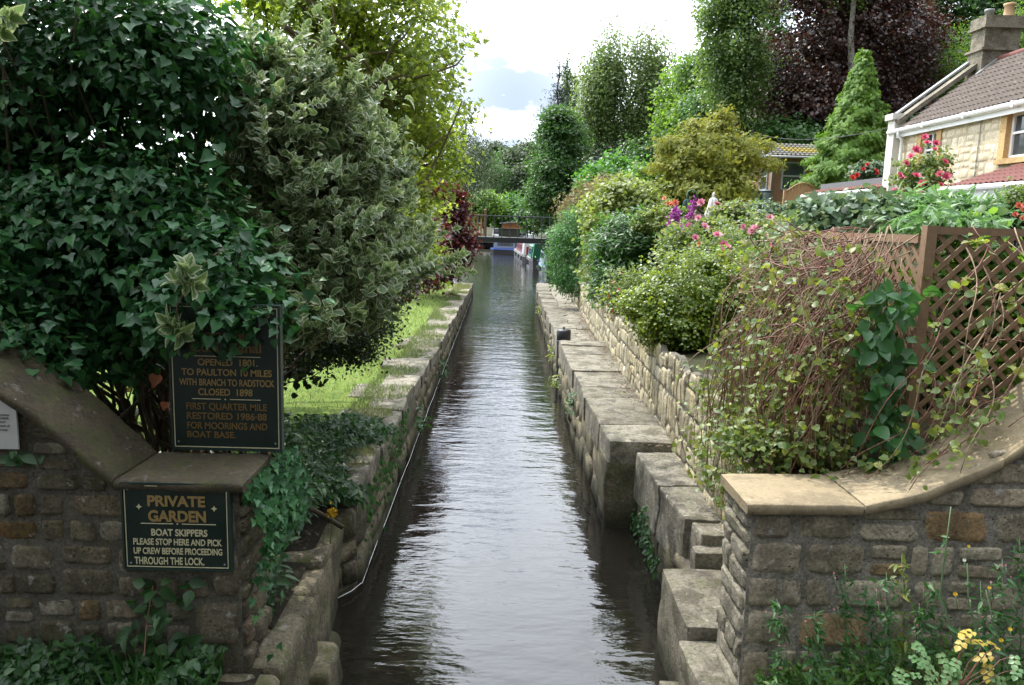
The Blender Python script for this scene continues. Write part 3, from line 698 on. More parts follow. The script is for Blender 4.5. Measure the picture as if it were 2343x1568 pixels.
B1.screws([(.03, .03), (w1-.03, .03), (.03, h1-.03), (w1-.03, h1-.03)])
bl = P(399, 1023, 4.93); br = P(641, 1032, 4.93); w2 = (br-bl).length; h2 = .93
B2 = Board('canal_sign', 'tall dark green sign with gold lettering standing behind the wall coping', 'sign', bl, w2, h2, .035, 'sign', 0)
def r2(px, py): q = P(px, py, 4.93)-bl; return q.x, q.z
B2.border(.004, .006)
B2.box('frame', 'signframe', -.014, -.001, -.014, h2+.014, -.008, .05); B2.box('frame', 'signframe', w2+.001, w2+.014, -.014, h2+.014, -.008, .05)
B2.box('frame', 'signframe', -.0008, w2+.0008, -.014, -.001, -.008, .05); B2.box('frame', 'signframe', -.0008, w2+.0008, h2+.001, h2+.014, -.008, .05)
line(B2, r2, 'Somerset', 455, 570, 776, 754, 'gold2', .022)
line(B2, r2, 'Coal  Canal', 436, 598, 806, 784, 'gold2', .022)
line(B2, r2, 'OPENED  1801.', 453, 590, 837, 822, 'gold', .018)
line(B2, r2, 'TO PAULTON 10 MILES', 416, 622, 860, 845, 'gold', .018)
line(B2, r2, 'WITH BRANCH TO RADSTOCK', 411, 628, 883, 868, 'gold', .018)
line(B2, r2, 'CLOSED  1898', 454, 578, 905, 890, 'gold', .018)
line(B2, r2, 'FIRST QUARTER MILE', 427, 611, 938, 923, 'gold2', .018)
line(B2, r2, 'RESTORED 1986·88', 428, 611, 960, 945, 'gold2', .018)
line(B2, r2, 'FOR MOORINGS AND', 429, 612, 982, 967, 'gold2', .018)
line(B2, r2, 'BOAT BASE.', 429, 540, 1001, 987, 'gold2', .018)
for a, b, c, d, yy in ((439, 505, 524, 596, 815), (439, 505, 526, 596, 913)):
    xa, za = r2(a, yy-1); xb, _ = r2(b, yy); xc, _ = r2(c, yy); xd, _ = r2(d, yy)
    B2.rule(xa, xb, za, 'cream', .004); B2.rule(xc, xd, za, 'cream', .004); B2.rule((xb+xc)/2-.004, (xb+xc)/2+.004, za, 'cream', .008)
mb = MB()
for xx in (.12, w2-.12): mb = MB(); mb.box(B2.pt(xx, h2/2-.3, .075), (.05, .05, h2+.6)); mb.build('post', MT['timber'], B2.root)
B2.screws([(.03, .04), (w2-.03, .04), (.03, h2-.04), (w2-.03, h2-.04)])
bl = P(-60, 1026, 4.375); tr = P(34, 906, 4.375)
B3 = Board('notice', 'weathered white notice on the shaded wall at the frame edge', 'notice', bl, tr.x-bl.x, tr.z-bl.z-.02, .012, 'plaque', 0)
def r3(px, py): q = P(px, py, 4.375)-bl; return q.x, q.z
for txt, a, b, yy in (('of Lancaster', -16, 22, 951), ('COAL CANAL.', -20, 22, 959), ('Restored', -14, 12, 967), ('in presence of', -22, 23, 976), ('Waterways', -14, 18, 985)):
    line(B3, r3, txt, a, b, yy, yy-5, 'grey_ink', .0)

# ------------------------------------------------------------------ trellis
def lattice(name, o, ux, L, z0, z1, parent, gap=.092, w=.031, th=.009, nrm=(0, -1, 0)):
    """diagonal slats clipped to the panel"""
    mb = MB(); Hh = z1-z0; o = Vector(o); ux = Vector(ux); nrm = Vector(nrm)
    for lay, sg in ((0, 1), (1, -1)):
        k = -int((Hh+L)/gap)-1
        while k < (Hh+L)/gap+1:
            c = k*gap*1.414; k += 1
            pts = []                         # line z = sg*x + c
            x0 = max(0, min(L, (0-c)/sg)); x1 = max(0, min(L, (Hh-c)/sg)); x0, x1 = min(x0, x1), max(x0, x1)
            za, zb = sg*x0+c, sg*x1+c
            if x1-x0 < .03 or min(za, zb) < -.01 or max(za, zb) > Hh+.01: continue
            a = o+ux*x0+Vector((0, 0, z0+za))+nrm*(.011*(1-lay)); b = o+ux*x1+Vector((0, 0, z0+zb))+nrm*(.011*(1-lay))
            mb.bar(a, b, th, w, rs_.random(), 0, (ux.cross(Vector((0, 0, 1)))).cross(b-a).normalized() if False else nrm.cross((b-a).normalized()))
    return mb.build(name, MT['timber'], parent)
TR = empty('trellis', (2.82, 5.15, 2), 'brown diagonal lattice trellis standing behind the curved coping, half overgrown', 'trellis')
mb = MB(); mb.box((2.835, 5.15, 2.75), (.07, .07, 1.62)); mb.build('post', MT['timber'], TR)
mb = MB(); mb.box((3.77, 5.15, 3.53), (1.8, .055, .05)); mb.build('rail', MT['timber'], TR)
lattice('lattice_panel', (2.88, 5.14, 0), (1, 0, 0), 1.7, 1.95, 3.51, TR)
lattice('lattice_panel', (2.83, 5.2, 0), (0, 1, 0), 2.5, 1.75, 3.44, TR, nrm=(-1, 0, 0))
mb = MB(); mb.box((2.83, 6.44, 3.47), (.058, 2.44, .055)); mb.build('rail', MT['timber'], TR)
for q in ((2.83, 7.72, 2.6), (2.84, 6.45, 2.6)): mb = MB(); mb.box(q, (.07, .07, 1.7)); mb.build('post', MT['timber'], TR)

# ------------------------------------------------------------------ cottage
def tiled(name, mat, p00, p10, p01, parent, rib=.17, row=.3, hrib=.035, hrow=.03, tf=None):
    """roof slope of ribbed tiles: p00 eave start, p10 eave end, p01 ridge above the start"""
    a = Vector(p00); e = Vector(p10)-a; u = Vector(p01)-a; n = e.cross(u).normalized()
    if n.z < 0: n = -n
    nc = max(4, int(e.length/rib)); nr_ = max(2, int(u.length/row)); G = []; Ts = []
    prof = [0, .55, 1, .55, 0, .05]
    for r in range(nr_):
        for q in (0, .96):
            Rw = []
            for c in range(nc):
                for j, h in enumerate(prof):
                    f = (c+j/len(prof))/nc; v = (r+q)/nr_
                    Rw.append(a+e*f+u*v+n*(h*hrib+hrow*(1-q)))
            Rw.append(a+e+u*((r+q)/nr_)+n*(hrow*(1-q))); G.append(Rw)
    mb = MB(); mb.grid(G)
    if tf: mb.t = [tf(mb.v[f[0]]) for f in mb.f]
    return mb.build(name, MT[mat], parent, False)
MT['surround'] = stonemat('ochre_surround', [(0, (.50, .33, .15)), (1, (.56, .38, .18))], .1, .0, .25, .4, .4, grain=.3)
CT = empty('cottage', (13.5, 20, 3), 'cream stone cottage with brown tiled roof, white gutters and tall chimney', 'house')
XW = 12.4
zt_ = lambda z: (lambda s: z)
cw = lambda s: (XW, s); cn = lambda s: (-1, 0)
w1y = (22.5, 23.6); w2y = (18.0, 19.65)
for s0, L, za, zb in ((12, 6.0, 2.6, 6.62), (19.65, 2.85, 2.6, 6.62), (23.6, 1.4, 2.6, 6.62), (18.0, 1.65, 2.6, 5.36), (22.5, 1.1, 2.6, 5.3)):
    stone_wall('wall', cw, cn, L, za, zt_(zb), (.2, .34), (.28, .62), MT['cottage'], CT, int(s0*7), .013, .016, 6, 5, 1.4, True, s0, None, .3, 'mortar_pale', -.1)
mb = MB(); mb.prism([(XW+.02, 25.0, 2.6), (XW+5.2, 25.0, 2.6), (XW+5.2, 25.0, 6.6), (XW+2.6, 25.0, 8.7), (XW+.02, 25.0, 6.6)], (0, .3, 0)); mb.box((XW+5.2, 18.5, 4.6), (.3, 12.5, 4)); mb.build('gable_wall', MT['cottage'], CT)
mb = MB(); mb.box((XW-.06, 24.98, 4.7), (.34, .42, 4.6)); mb.box((XW-.1, 24.98, 7.1), (.46, .5, .18)); mb.build('quoin', flat('pale_render', (.6, .58, .52), .8, .15, 5), CT)
for (ya, yb), zs, zh in ((w2y, 5.40, 6.5), (w1y, 5.3, 6.46)):
    mb = MB(); q = .24
    mb.box((XW+.03, ya+q/2-.1, (zs+zh)/2), (.16, q, zh-zs)); mb.box((XW+.03, yb-q/2+.1, (zs+zh)/2), (.16, q, zh-zs))
    mb.box((XW+.02, (ya+yb)/2, zh+.09), (.15, yb-ya+.3, .17)); mb.box((XW-.02, (ya+yb)/2, zs-.07), (.26, yb-ya+.1, .13)); fr = mb.build('window', MT['surround'], CT)
    a, b = ya+q-.1, yb-q+.1; mb = MB(); fx = XW+.12
    mb.box((fx, a+.04, (zs+zh)/2), (.07, .08, zh-zs)); mb.box((fx, b-.04, (zs+zh)/2), (.07, .08, zh-zs)); mb.box((fx, (a+b)/2, zh-.04), (.068, b-a, .07)); mb.box((fx, (a+b)/2, zs+.04), (.068, b-a, .08))
    mb.box((fx-.01, (a+b)/2, zs+(zh-zs)*.56), (.06, b-a-.1, .055)); mb.box((fx-.012, (a+b)/2, (zs+zh)/2), (.055, .05, zh-zs-.1)); mb.build('frame', MT['white'], fr)
    mb = MB(); mb.box((fx+.02, (a+b)/2, (zs+zh)/2), (.01, b-a, zh-zs)); mb.build('pane', MT['glass'], fr)
    mb = MB(); mb.box((fx+.3, (a+b)/2, (zs+zh)/2), (.02, b-a+.4, zh-zs+.2)); mb.build('blind', flat('pale_blind', (.45, .45, .43), .8), fr)
tiled('roof', 'brown_roof', (XW-.15, 24.55, 6.72), (XW-.15, 12, 6.72), (XW+2.55, 24.55, 8.8), CT, .19, .33)
mb = MB(); mb.grid([[(XW+2.55, 25.1, 8.78), (XW+2.55, 12, 8.78)], [(XW+5.35, 25.1, 6.6), (XW+5.35, 12, 6.6)]]); mb.build('roof_back', MT['brown_roof'], CT)
mb = MB(); mb.tube([(XW+2.55, y, 8.8) for y in np.linspace(24.5, 12, 20)], .11, 8); mb.build('ridge_tiles', MT['red_roof'], CT, True)
mb = MB()
mb.bar((XW-.2, 24.78, 6.92), (XW+2.35, 24.78, 8.9), .42, .12); mb.build('verge_coping', MT['chim'], CT)
mb = MB(); mb.bar((XW-.2, 25.12, 7.1), (XW+2.2, 25.12, 8.95), .24, .06); mb.build('verge_flashing', MT['greyp'], CT)
mb = MB(); mb.tube([(XW-.24, y, 6.64) for y in np.linspace(25.1, 12, 14)], .068, 8); mb.box((XW-.13, 18.5, 6.52), (.035, 13, .15))
for y in np.arange(13, 25, 2.0): mb.box((XW-.24, y, 6.64), (.15, .08, .15))
mb.build('gutter', MT['white'], CT, False)
mb = MB(); mb.tube([(XW-.24, 24.45, 6.6), (XW-.24, 24.45, 6.5), (XW-.11, 24.45, 6.36), (XW-.11, 24.45, 6.0), (XW-.11, 24.45, 2.8)], .05, 8); mb.build('downpipe', MT['white'], CT, True)
CH = MB(); cx, cy = 15.0, 24.75
CH.box((cx, cy, 8.6), (1.15, .78, 1.0)); CH.box((cx, cy, 9.1), (1.3, .92, .07)); CH.box((cx, cy, 9.42), (1.08, .70, .62)); CH.box((cx, cy, 9.76), (1.26, .9, .08)); CH.box((cx, cy, 9.93), (1.18, .8, .3))
ch = CH.build('chimney', MT['chim'], CT)
mb = MB(); mb.lathe((cx+.32, cy, 10.06), [(.17, 0), (.15, .12), (.135, .38), (.17, .4), (.17, .46), (.12, .46)], 16); mb.build('chimney_pot', flat('buff_clay', (.5, .33, .18), .8), ch, True)
mb = MB(); mb.lathe((cx-.28, cy, 10.06), [(.12, 0), (.12, .2), (.14, .2), (.14, .27), (.1, .28)], 14); mb.build('flue', MT['greyp'], ch, True)
mb = MB(); mb.bar((14.3, 24.33, 8.33), (14.95, 24.33, 8.86), .12, .07); mb.build('flashing', MT['greyp'], ch)
# porch roof leaning on the cottage
tiled('porch_roof', 'red_roof', (10.55, 18.7, 4.62), (10.55, 12, 4.62), (XW, 18.7, 5.24), CT, .19, .33)
mb = MB(); mb.tube([(10.45, y, 4.56) for y in np.linspace(18.75, 12, 8)], .065, 8); mb.box((10.56, 15.3, 4.43), (.04, 6.9, .22)); mb.build('porch_gutter', MT['white'], CT)
mb = MB(); mb.tube([(10.5, 17.0, 4.5), (10.5, 17.0, 3.0)], .05, 8); mb.build('porch_downpipe', MT['white'], CT, True)
mb = MB(); mb.prism([(10.6, 18.66, 4.55), (XW, 18.66, 5.2), (XW, 18.66, 4.5), (10.6, 18.66, 4.4)], (0, -.06, 0)); mb.box((11.5, 15.3, 3.5), (1.6, 6.4, 1.7)); mb.build('porch_wall', MT['black'], CT)
mb = MB(); mb.tube([(XW-.03, 20.6, 6.5), (XW-.03, 20.62, 5.0)], .012, 5); mb.build('cable', MT['greyp'], CT)

# low outbuilding
OB = empty('outbuilding', (12.5, 28, 3.4), 'low white panelled outbuilding with a dark flat roof beside the cottage', 'outbuilding')
mb = MB(); mb.box((12.75, 28.1, 4.0), (1.2, 5.9, 1.6)); mb.build('wall', MT['white'], OB)
mb = MB()
for k in range(6): mb.box((12.135, 28.1, 3.5+.2*k), (.02, 5.8, .17))
mb.build('cladding', flat('pale_cladding', (.55, .57, .55), .5), OB)
tiled('roof', 'red_roof', (11.98, 31.2, 4.93), (11.98, 25.1, 4.93), (12.7, 31.2, 5.12), OB, .19, .3)
mb = MB(); mb.tube([(11.95, y, 4.86) for y in np.linspace(31.3, 25.0, 6)], .06, 8); mb.build('gutter', MT['white'], OB, True)
mb = MB(); mb.box((13.1, 28.1, 5.2), (.9, 6.3, .12)); mb.box((12.75, 28.1, 5.29), (.16, 6.4, .1)); mb.build('roof_edge', MT['slate'], OB)
mb = MB(); mb.tube([(12.05, 25.3, 4.8), (12.05, 25.3, 3.2)], .045, 8); mb.build('downpipe', MT['white'], OB, True)
mb = MB(); mb.box((12.4, 24.95, 4.84), (1.1, .12, .2)); mb.build('bargeboard', MT['timber'], OB)

# shed
SH = empty('shed', (13.4, 37, 4.3), 'brown boarded garden shed with yellow moss on its grey tiled roof', 'shed')
X0, X1, Y0, Y1 = 12.3, 16.2, 36, 38.8
mb = MB(); mb.box(((X0+X1)/2, (Y0+Y1)/2, 5.5), (X1-X0, Y1-Y0, 2.9))
for k in range(28):
    x = X0+.07+k*.14; mb.box((x, Y0-.008, 5.45), (.125, .02, 2.7))
for k in range(18): mb.box((X0-.008, Y0+.1+k*.15, 5.4), (.02, .135, 2.7))
mb.build('wall', MT['shedw'], SH)
tiled('roof', 'shed_roof', (X0-.45, Y0-.45, 6.82), (X1+.3, Y0-.45, 6.82), (X0-.45, Y0+1.4, 7.52), SH, .2, .3, .04, .04, lambda v: 1.0 if 6.98 < v[2] < 7.3 and v[0] > 12.7 else .12)
mb = MB(); mb.grid([[(X0-.45, Y0+1.4, 7.52), (X1+.3, Y0+1.4, 7.52)], [(X0-.45, Y1+.4, 6.8), (X1+.3, Y1+.4, 6.8)]]); mb.build('roof_back', MT['shed_roof'], SH)
mb = MB(); mb.prism([(X0-.02, Y0, 6.8), (X0-.02, Y0+1.4, 7.45), (X0-.02, Y1, 6.8)], (.05, 0, 0)); mb.bar((X0-.44, Y0-.45, 6.76), (X0-.44, Y0+1.4, 7.46), .03, .16); mb.build('bargeboard', MT['greyp'], SH)
mb = MB(); mb.tube([(X0-.5, Y0-.5, 6.76), (X1+.3, Y0-.5, 6.76)], .055, 8); mb.tube([(X0+.2, Y0-.5, 6.74), (X0-.03, Y0-.12, 6.5), (X0-.03, Y0-.12, 4.5)], .045, 8); mb.build('gutter', MT['greyp'], SH, True)
for (xa, xb), kind in (((12.75, 13.75), 0), ):
    mb = MB(); zz0, zz1 = 5.35, 6.55; fx = Y0-.05
    for z in (zz0, (zz0+zz1)/2, zz1): mb.box(((xa+xb)/2, fx, z), (xb-xa, .06, .07))
    for x in (xa, xb): mb.box((x, fx-.002, (zz0+zz1)/2), (.07, .06, zz1-zz0))
    w = mb.build('window', MT['greyp'], SH); mb = MB(); mb.box(((xa+xb)/2, Y0-.03, (zz0+zz1)/2), (xb-xa, .01, zz1-zz0)); mb.build('pane', MT['glass'], w)
mb = MB()
for z in (5.35, 5.95, 6.55): mb.box((X0-.05, 36.9, z), (.06, .9, .06))
for y in (36.45, 37.35): mb.box((X0-.052, y, 5.95), (.06, .06, 1.2))
w = mb.build('window', MT['greyp'], SH); mb = MB(); mb.box((X0-.03, 36.9, 5.95), (.01, .9, 1.2)); mb.build('pane', MT['glass'], w)
BW = tag(MB(), None) if False else None
mb = MB(); mb.box((11.6, 36.6, 4.55), (2.2, .25, 1.3)); mb.box((11.6, 36.6, 5.22), (2.3, .32, .07)); tag(mb.build('block_wall', MT['grey_block'], None), 'grey block retaining wall behind the two water butts', 'wall')
# arched boarded gate panel
mb = MB(); xa, xb = 11.75, 13.15; n = 11
for k in range(n):
    f = (k+.5)/n; x = xa+(xb-xa)*f; top = 5.05+.36*math.sin(math.pi*f); mb.box((x, 32.5, (3.8+top)/2), ((xb-xa)/n-.012, .03, top-3.8))
fp = empty('fence_panel', (12.4, 32.5, 3.8), 'arched brown boarded fence panel in front of the shed', 'fence panel')
mb.build('boards', MT['fencew'], fp)
mb = MB(); pts = [(xa+(xb-xa)*f, 32.47, 5.09+.36*math.sin(math.pi*f)) for f in np.linspace(0, 1, 12)]; mb.tube(pts, .035, 6); mb.build('arched_rail', MT['fencew'], fp, True)
mb = MB(); mb.box((xa-.06, 32.5, 4.4), (.1, .1, 1.5)); mb.build('post', MT['fencew'], fp)
# water butts
def butt(x, y, z, mat, label):
    r = empty('water_butt', (x, y, z), label, 'water butt', 'water butts by the shed'); mb = MB()
    prof = [(.2, 0)]
    for k in range(9): prof += [(.235+.035*math.sin(math.pi*k/8), .04+.1*k), (.25+.035*math.sin(math.pi*k/8), .09+.1*k)]
    mb.lathe((x, y, z), prof+[(.2, .98)], 18); mb.build('barrel', mat, r, True)
    mb = MB(); mb.lathe((x, y, z+.98), [(.25, 0), (.25, .05), (.08, .09), (.01, .09)], 18); mb.build('lid', mat, r, True)
    mb = MB(); mb.tube([(x, y-.25, z+.15), (x, y-.33, z+.15), (x, y-.33, z+.1)], .02, 6); mb.build('tap', MT['black'], r)
q = P(1722, 492, 34); butt(q.x, 34, q.z, MT['greenp'], 'green plastic water butt standing left of the grey one')
q = P(1749, 492, 34); butt(q.x, 34, q.z, flat('grey_plastic', (.09, .12, .13), .45), 'grey plastic water butt next to the arched fence panel')
# parasols, folded
def parasol(px, py_top, py_bot, Y, mat, label, tilt=0):
    a = P(px, py_top, Y); b = P(px, py_bot, Y); h = a.z-b.z; r = empty('parasol', (a.x, Y, zg(a.x, Y)), label, 'parasol'); gz = zg(a.x, Y)
    mb = MB(); mb.tube([(a.x, Y, gz), (a.x, Y, a.z-.02)], .022, 8); mb.build('pole', MT['greyp'], r)
    mb = MB(); n = 16; G = []
    for f, rr in ((0, .02), (.06, .07), (.12, .1), (.35, .12), (.6, .15), (.85, .19), (1, .17)):
        G.append([(a.x+(rr*(1+.22*math.cos(8*t)))*math.cos(t), Y+(rr*(1+.22*math.cos(8*t)))*math.sin(t), a.z-.1-(h-.1)*f) for t in np.linspace(0, 2*math.pi, 33)])
    mb.grid(G); mb.build('canopy', mat, r, True)
    mb = MB(); mb.lathe((a.x, Y, a.z-.12), [(.03, 0), (.05, .04), (.03, .07), (.045, .1), (.01, .15)], 10); mb.build('finial', mat, r, True); return r
parasol(1633, 443, 498, 22, flat('cream_canvas', (.62, .6, .56), .8, .1, 20), 'folded white garden parasol standing among the roses')
pr = parasol(1573, 447, 500, 24, flat('green_canvas', (.015, .05, .04), .8, .2, 20), 'folded dark green parasol left of the white one')
a = P(1573, 440, 24); mb = MB(); mb.tube([(a.x, 24, a.z-.75), (a.x, 24, a.z), (a.x+.12, 24, a.z+.08), (a.x+.22, 24, a.z+.02), (a.x+.42, 24, a.z-.35)], .025, 8); mb.build('arm', MT['greenp'], pr, True)
# overhead wires
def wire(p, q, sag, label, r=.012):
    p, q = Vector(p), Vector(q); mb = MB(); mb.tube([p.lerp(q, f)-Vector((0, 0, sag*4*f*(1-f))) for f in np.linspace(0, 1, 24)], r, 5)
    tag(mb.build('overhead_wire', MT['black'], None, True), label, 'wire')
wire((XW+.3, 25.4, 6.95), P(1735, 308, 40), .35, 'thin black wire running from the cottage corner past the conifer')
wire((P(1735, 308, 40)), P(1490, 358, 75), .6, 'slack wire hanging below the birches, beyond the yellow bush')

# ------------------------------------------------------------------ footbridge, boats, things beyond
FB = empty('footbridge', (0, 40, 2.6), 'dark footbridge with thin railings across the end of the canal', 'bridge')
xa, xb = P(1035, 545, 40).x, P(1258, 548, 40).x; zd = 2.73
mb = MB(); mb.box(((xa+xb)/2, 39.5, zd-.13), (xb-xa, .12, .26)); mb.box(((xa+xb)/2, 40.9, zd-.13), (xb-xa, .12, .26)); mb.box(((xa+xb)/2, 40.2, zd-.03), (xb-xa, 1.28, .06)); mb.build('deck', flat('bridge_black', (.018, .02, .022), .6, .3), FB)
for yy in (39.5, 40.9):
    mb = MB(); mb.tube([(xa, yy, zd+1.06), (xb, yy, zd+1.06)], .03, 6)
    for x in np.arange(xa+.1, xb, .40): mb.tube([(x, yy, zd), (x, yy, zd+1.06)], .024 if yy < 40 else .006, 5)
    mb.build('railing', MT['iron'], FB)
mb = MB(); mb.box((xb+.1, 40.2, 1.6), (.5, 1.6, 2.2)); mb.build('abutment', MT['iron'], FB)
mb = MB(); mb.bar((xb-.5, 39.5, zd-.3), (xb+.1, 39.5, zd-1.0), .1, .25); mb.build('brace', MT['iron'], FB)
mb = MB(); mb.box((xa-.3, 40.2, 1.5), (.5, 1.6, 2.3)); mb.build('abutment', MT['iron'], FB)
q = P(1047, 637, 39); mb = MB(); mb.lathe((q.x, 39, q.z), [(.11, 0), (.1, .4), (.1, 2.55), (.08, 2.62), (.01, 2.64)], 12)
tag(mb.build('mooring_post', MT['greyp'], None, True), 'round grey post on the lawn edge before the bridge', 'post')
# brown picket gate by the bridge
pg = empty('picket_fence', (-1.8, 42, 2.7), 'brown timber picket fence at the left end of the bridge', 'fence')
x0, x1 = P(1040, 540, 42).x, P(1106, 540, 42).x; zb_, zt2 = P(1080, 545, 42).z, P(1080, 490, 42).z
mb = MB()
for x in np.arange(x0, x1, .2): mb.box((x, 42, (zb_+zt2)/2), (.085, .03, zt2-zb_))
mb.build('pickets', MT['fencew'], pg); mb = MB(); mb.box(((x0+x1)/2, 41.96, zt2-.06), (x1-x0, .05, .1)); mb.box(((x0+x1)/2, 41.96, zb_+.2), (x1-x0, .05, .09)); mb.bar((x0+.6, 41.95, zt2-.1), (x1-.2, 41.95, zb_+.2), .03, .1); mb.build('rail', MT['fencew'], pg)
mb = MB(); mb.box((x1+.06, 42, (zb_+zt2)/2+.08), (.14, .14, zt2-zb_+.2)); mb.lathe((x1+.06, 42, zt2+.18), [(.07, 0), (.09, .05), (.05, .1), (.01, .12)], 8); mb.build('post', MT['timber'], pg)

def boat(name, label, stern, yaw, L, beam, hullc, cabc, roofc, ca, cb, hh=.75, ch_=.95, bowl=2.6, strip=None, group='moored canal boats', win=6):
    """narrow canal boat; local +Y runs from stern to bow"""
    r = empty(name, stern, label, 'boat', group); Mz = Matrix.Rotation(yaw, 4, 'Z'); O = Vector(stern)
    T = lambda x, y, z: O + Mz @ Vector((x, y, z))
    b = beam/2; out = [(-b*.75, 0), (-b, .5), (-b, L-bowl), (-b*.72, L-bowl*.45), (-b*.25, L-.12), (0, L), (b*.25, L-.12), (b*.72, L-bowl*.45), (b, L-bowl), (b, .5), (b*.75, 0)]
    sheer = lambda y: hh+.35*max(0, (y-(L-bowl))/bowl)**2
    mb = MB(); n = len(out)
    lo = [T(x*.96, y, -.25) for x, y in out]; up = [T(x, y, sheer(y)) for x, y in out]
    mb.add(lo+up, [(i, (i+1) % n, n+(i+1) % n, n+i) for i in range(n)]+[tuple(range(n, 2*n))]); mb.build('hull', flat(name+'_hull', hullc, .5, .2), r)
    mb = MB(); lo = [T(x*1.015, y, sheer(y)-.16) for x, y in out]; up = [T(x*1.015, y, sheer(y)+.03) for x, y in out]
    mb.add(lo+up, [(i, (i+1) % n, n+(i+1) % n, n+i) for i in range(n)]); mb.build('gunwale', flat(name+'_gunwale', strip or cabc, .4, .15), r)
    w0, w1 = b*.86, b*.74; z0, z1 = hh-.02, hh+ch_
    mb = MB(); vs = [T(sx*w, y, z) for y in (ca, cb) for sx, w, z in ((-1, w0, z0), (1, w0, z0), (1, w1, z1), (-1, w1, z1))]
    mb.add(vs, [(0, 1, 2, 3), (7, 6, 5, 4), (0, 4, 5, 1), (1, 5, 6, 2), (3, 2, 6, 7), (0, 3, 7, 4)]); mb.build('cabin', flat(name+'_cabin', cabc, .35, .15), r)
    mb = MB(); vs = [T(x, y, z) for y in (ca-.12, cb+.1) for x, z in ((-w1-.05, z1), (-w1*.5, z1+.09), (w1*.5, z1+.09), (w1+.05, z1))]
    mb.add(vs, [(0, 1, 5, 4), (1, 2, 6, 5), (2, 3, 7, 6), (0, 3, 2, 1), (4, 5, 6, 7)]); mb.build('roof', flat(name+'_roof', roofc, .45, .15), r)
    for sx in (-1, 1):
        for k in range(win):
            y = ca+.8+(cb-ca-1.4)*k/max(1, win-1); f = .55; xm = w0+(w1-w0)*f; zm = z0+(z1-z0)*f
            mb = MB(); up_ = (Mz @ Vector(((w1-w0)*sx, 0, z1-z0))).normalized(); al = Mz @ Vector((0, 1, 0)); nn = al.cross(up_)
            mb.bar(T(sx*(xm+.004), y-.35, zm), T(sx*(xm+.004), y+.35, zm), .04, .38, .5, 0, up_); mb.build('window', MT['glass'], r)
    for k in range(4):
        y = 1.2+(L-bowl-1.5)*k/3; mb = MB(); mb.tube([T(-b-.06, y, hh-.15), T(-b-.06, y, hh-.5)], .06, 8); mb.build('fender', MT['black'], r)
    return r, T
k84 = P(1180, 581, 84)
r, T = boat('narrowboat', 'dark red narrowboat with white stern canopy moored beyond the bridge', (P(1222, 601, 67).x, 67, 0), math.atan2(P(1222, 601, 67).x-P(1194, 581, 84).x, 17), 17, 2.05, (.03, .03, .035), (.19, .03, .045), (.25, .13, .11), 2.6, 13.5, strip=(.3, .3, .28))
mb = MB(); vs = [T(x, y, z) for y in (.3, 2.6) for x, z in ((-.95, .75), (-.85, 1.95), (.85, 1.95), (.95, .75))]; mb.add(vs, [(0, 1, 5, 4), (1, 2, 6, 5), (2, 3, 7, 6), (0, 3, 2, 1)]); mb.build('canopy', MT['white'], r)
mb = MB(); mb.box(T(-.05, .27, 1.05), (1.3, .04, .8)); mb.build('rear_doors', flat('red_paint', (.4, .02, .02), .4), r)
q = P(1232, 615, 59)
r, T = boat('narrowboat', 'grey narrowboat with a green stern hood, moored nearest the red one', (q.x+.25, 59, 0), .02, 7.2, 1.9, (.07, .07, .075), (.02, .13, .07), (.02, .15, .08), .9, 5.5, .8, .9, strip=(.12, .12, .125))
mb = MB(); vs = [T(x, y, z) for y in (.15, 1.5) for x, z in ((-.75, .8), (-.6, 1.95), (.6, 1.95), (.75, .8))]; mb.add(vs, [(0, 1, 5, 4), (1, 2, 6, 5), (2, 3, 7, 6), (0, 3, 2, 1), (4, 5, 6, 7)]); mb.build('hood', flat('green_hood', (.01, .14, .06), .5), r)
q = P(1250, 624, 54); boat('narrowboat', 'pale blue narrowboat half hidden behind the feathery green bush', (q.x+.55, 52, 0), .03, 5.8, 1.9, (.05, .06, .08), (.2, .26, .42), (.2, .25, .35), .8, 4.5, strip=(.3, .42, .65))
q = P(1175, 580, 84); qa = P(1112, 574, 84)
boat('cruiser', 'blue cabin cruiser moored across the basin beyond the bridge', (P(1128, 574, 87).x, 88, 0), -2.0, 5.6, 2.0, (.03, .03, .035), (.16, .2, .3), (.22, .25, .3), .4, 3.0, .62, .85, strip=(.1, .17, .5), win=4)
for (pxa, pya, Y, cabc, lab) in ((1052, 578, 80, (.05, .1, .4), 'blue boat moored behind the red maple'), (1060, 600, 66, (.3, .3, .33), 'grey boat moored left of the canal mouth behind the post')):
    q = P(pxa, pya, Y); boat('narrowboat', lab, (q.x-1.6, Y, 0), .2, 9, 2.0, (.03, .03, .04), cabc, sc(cabc, 1.2), 1.5, 7)
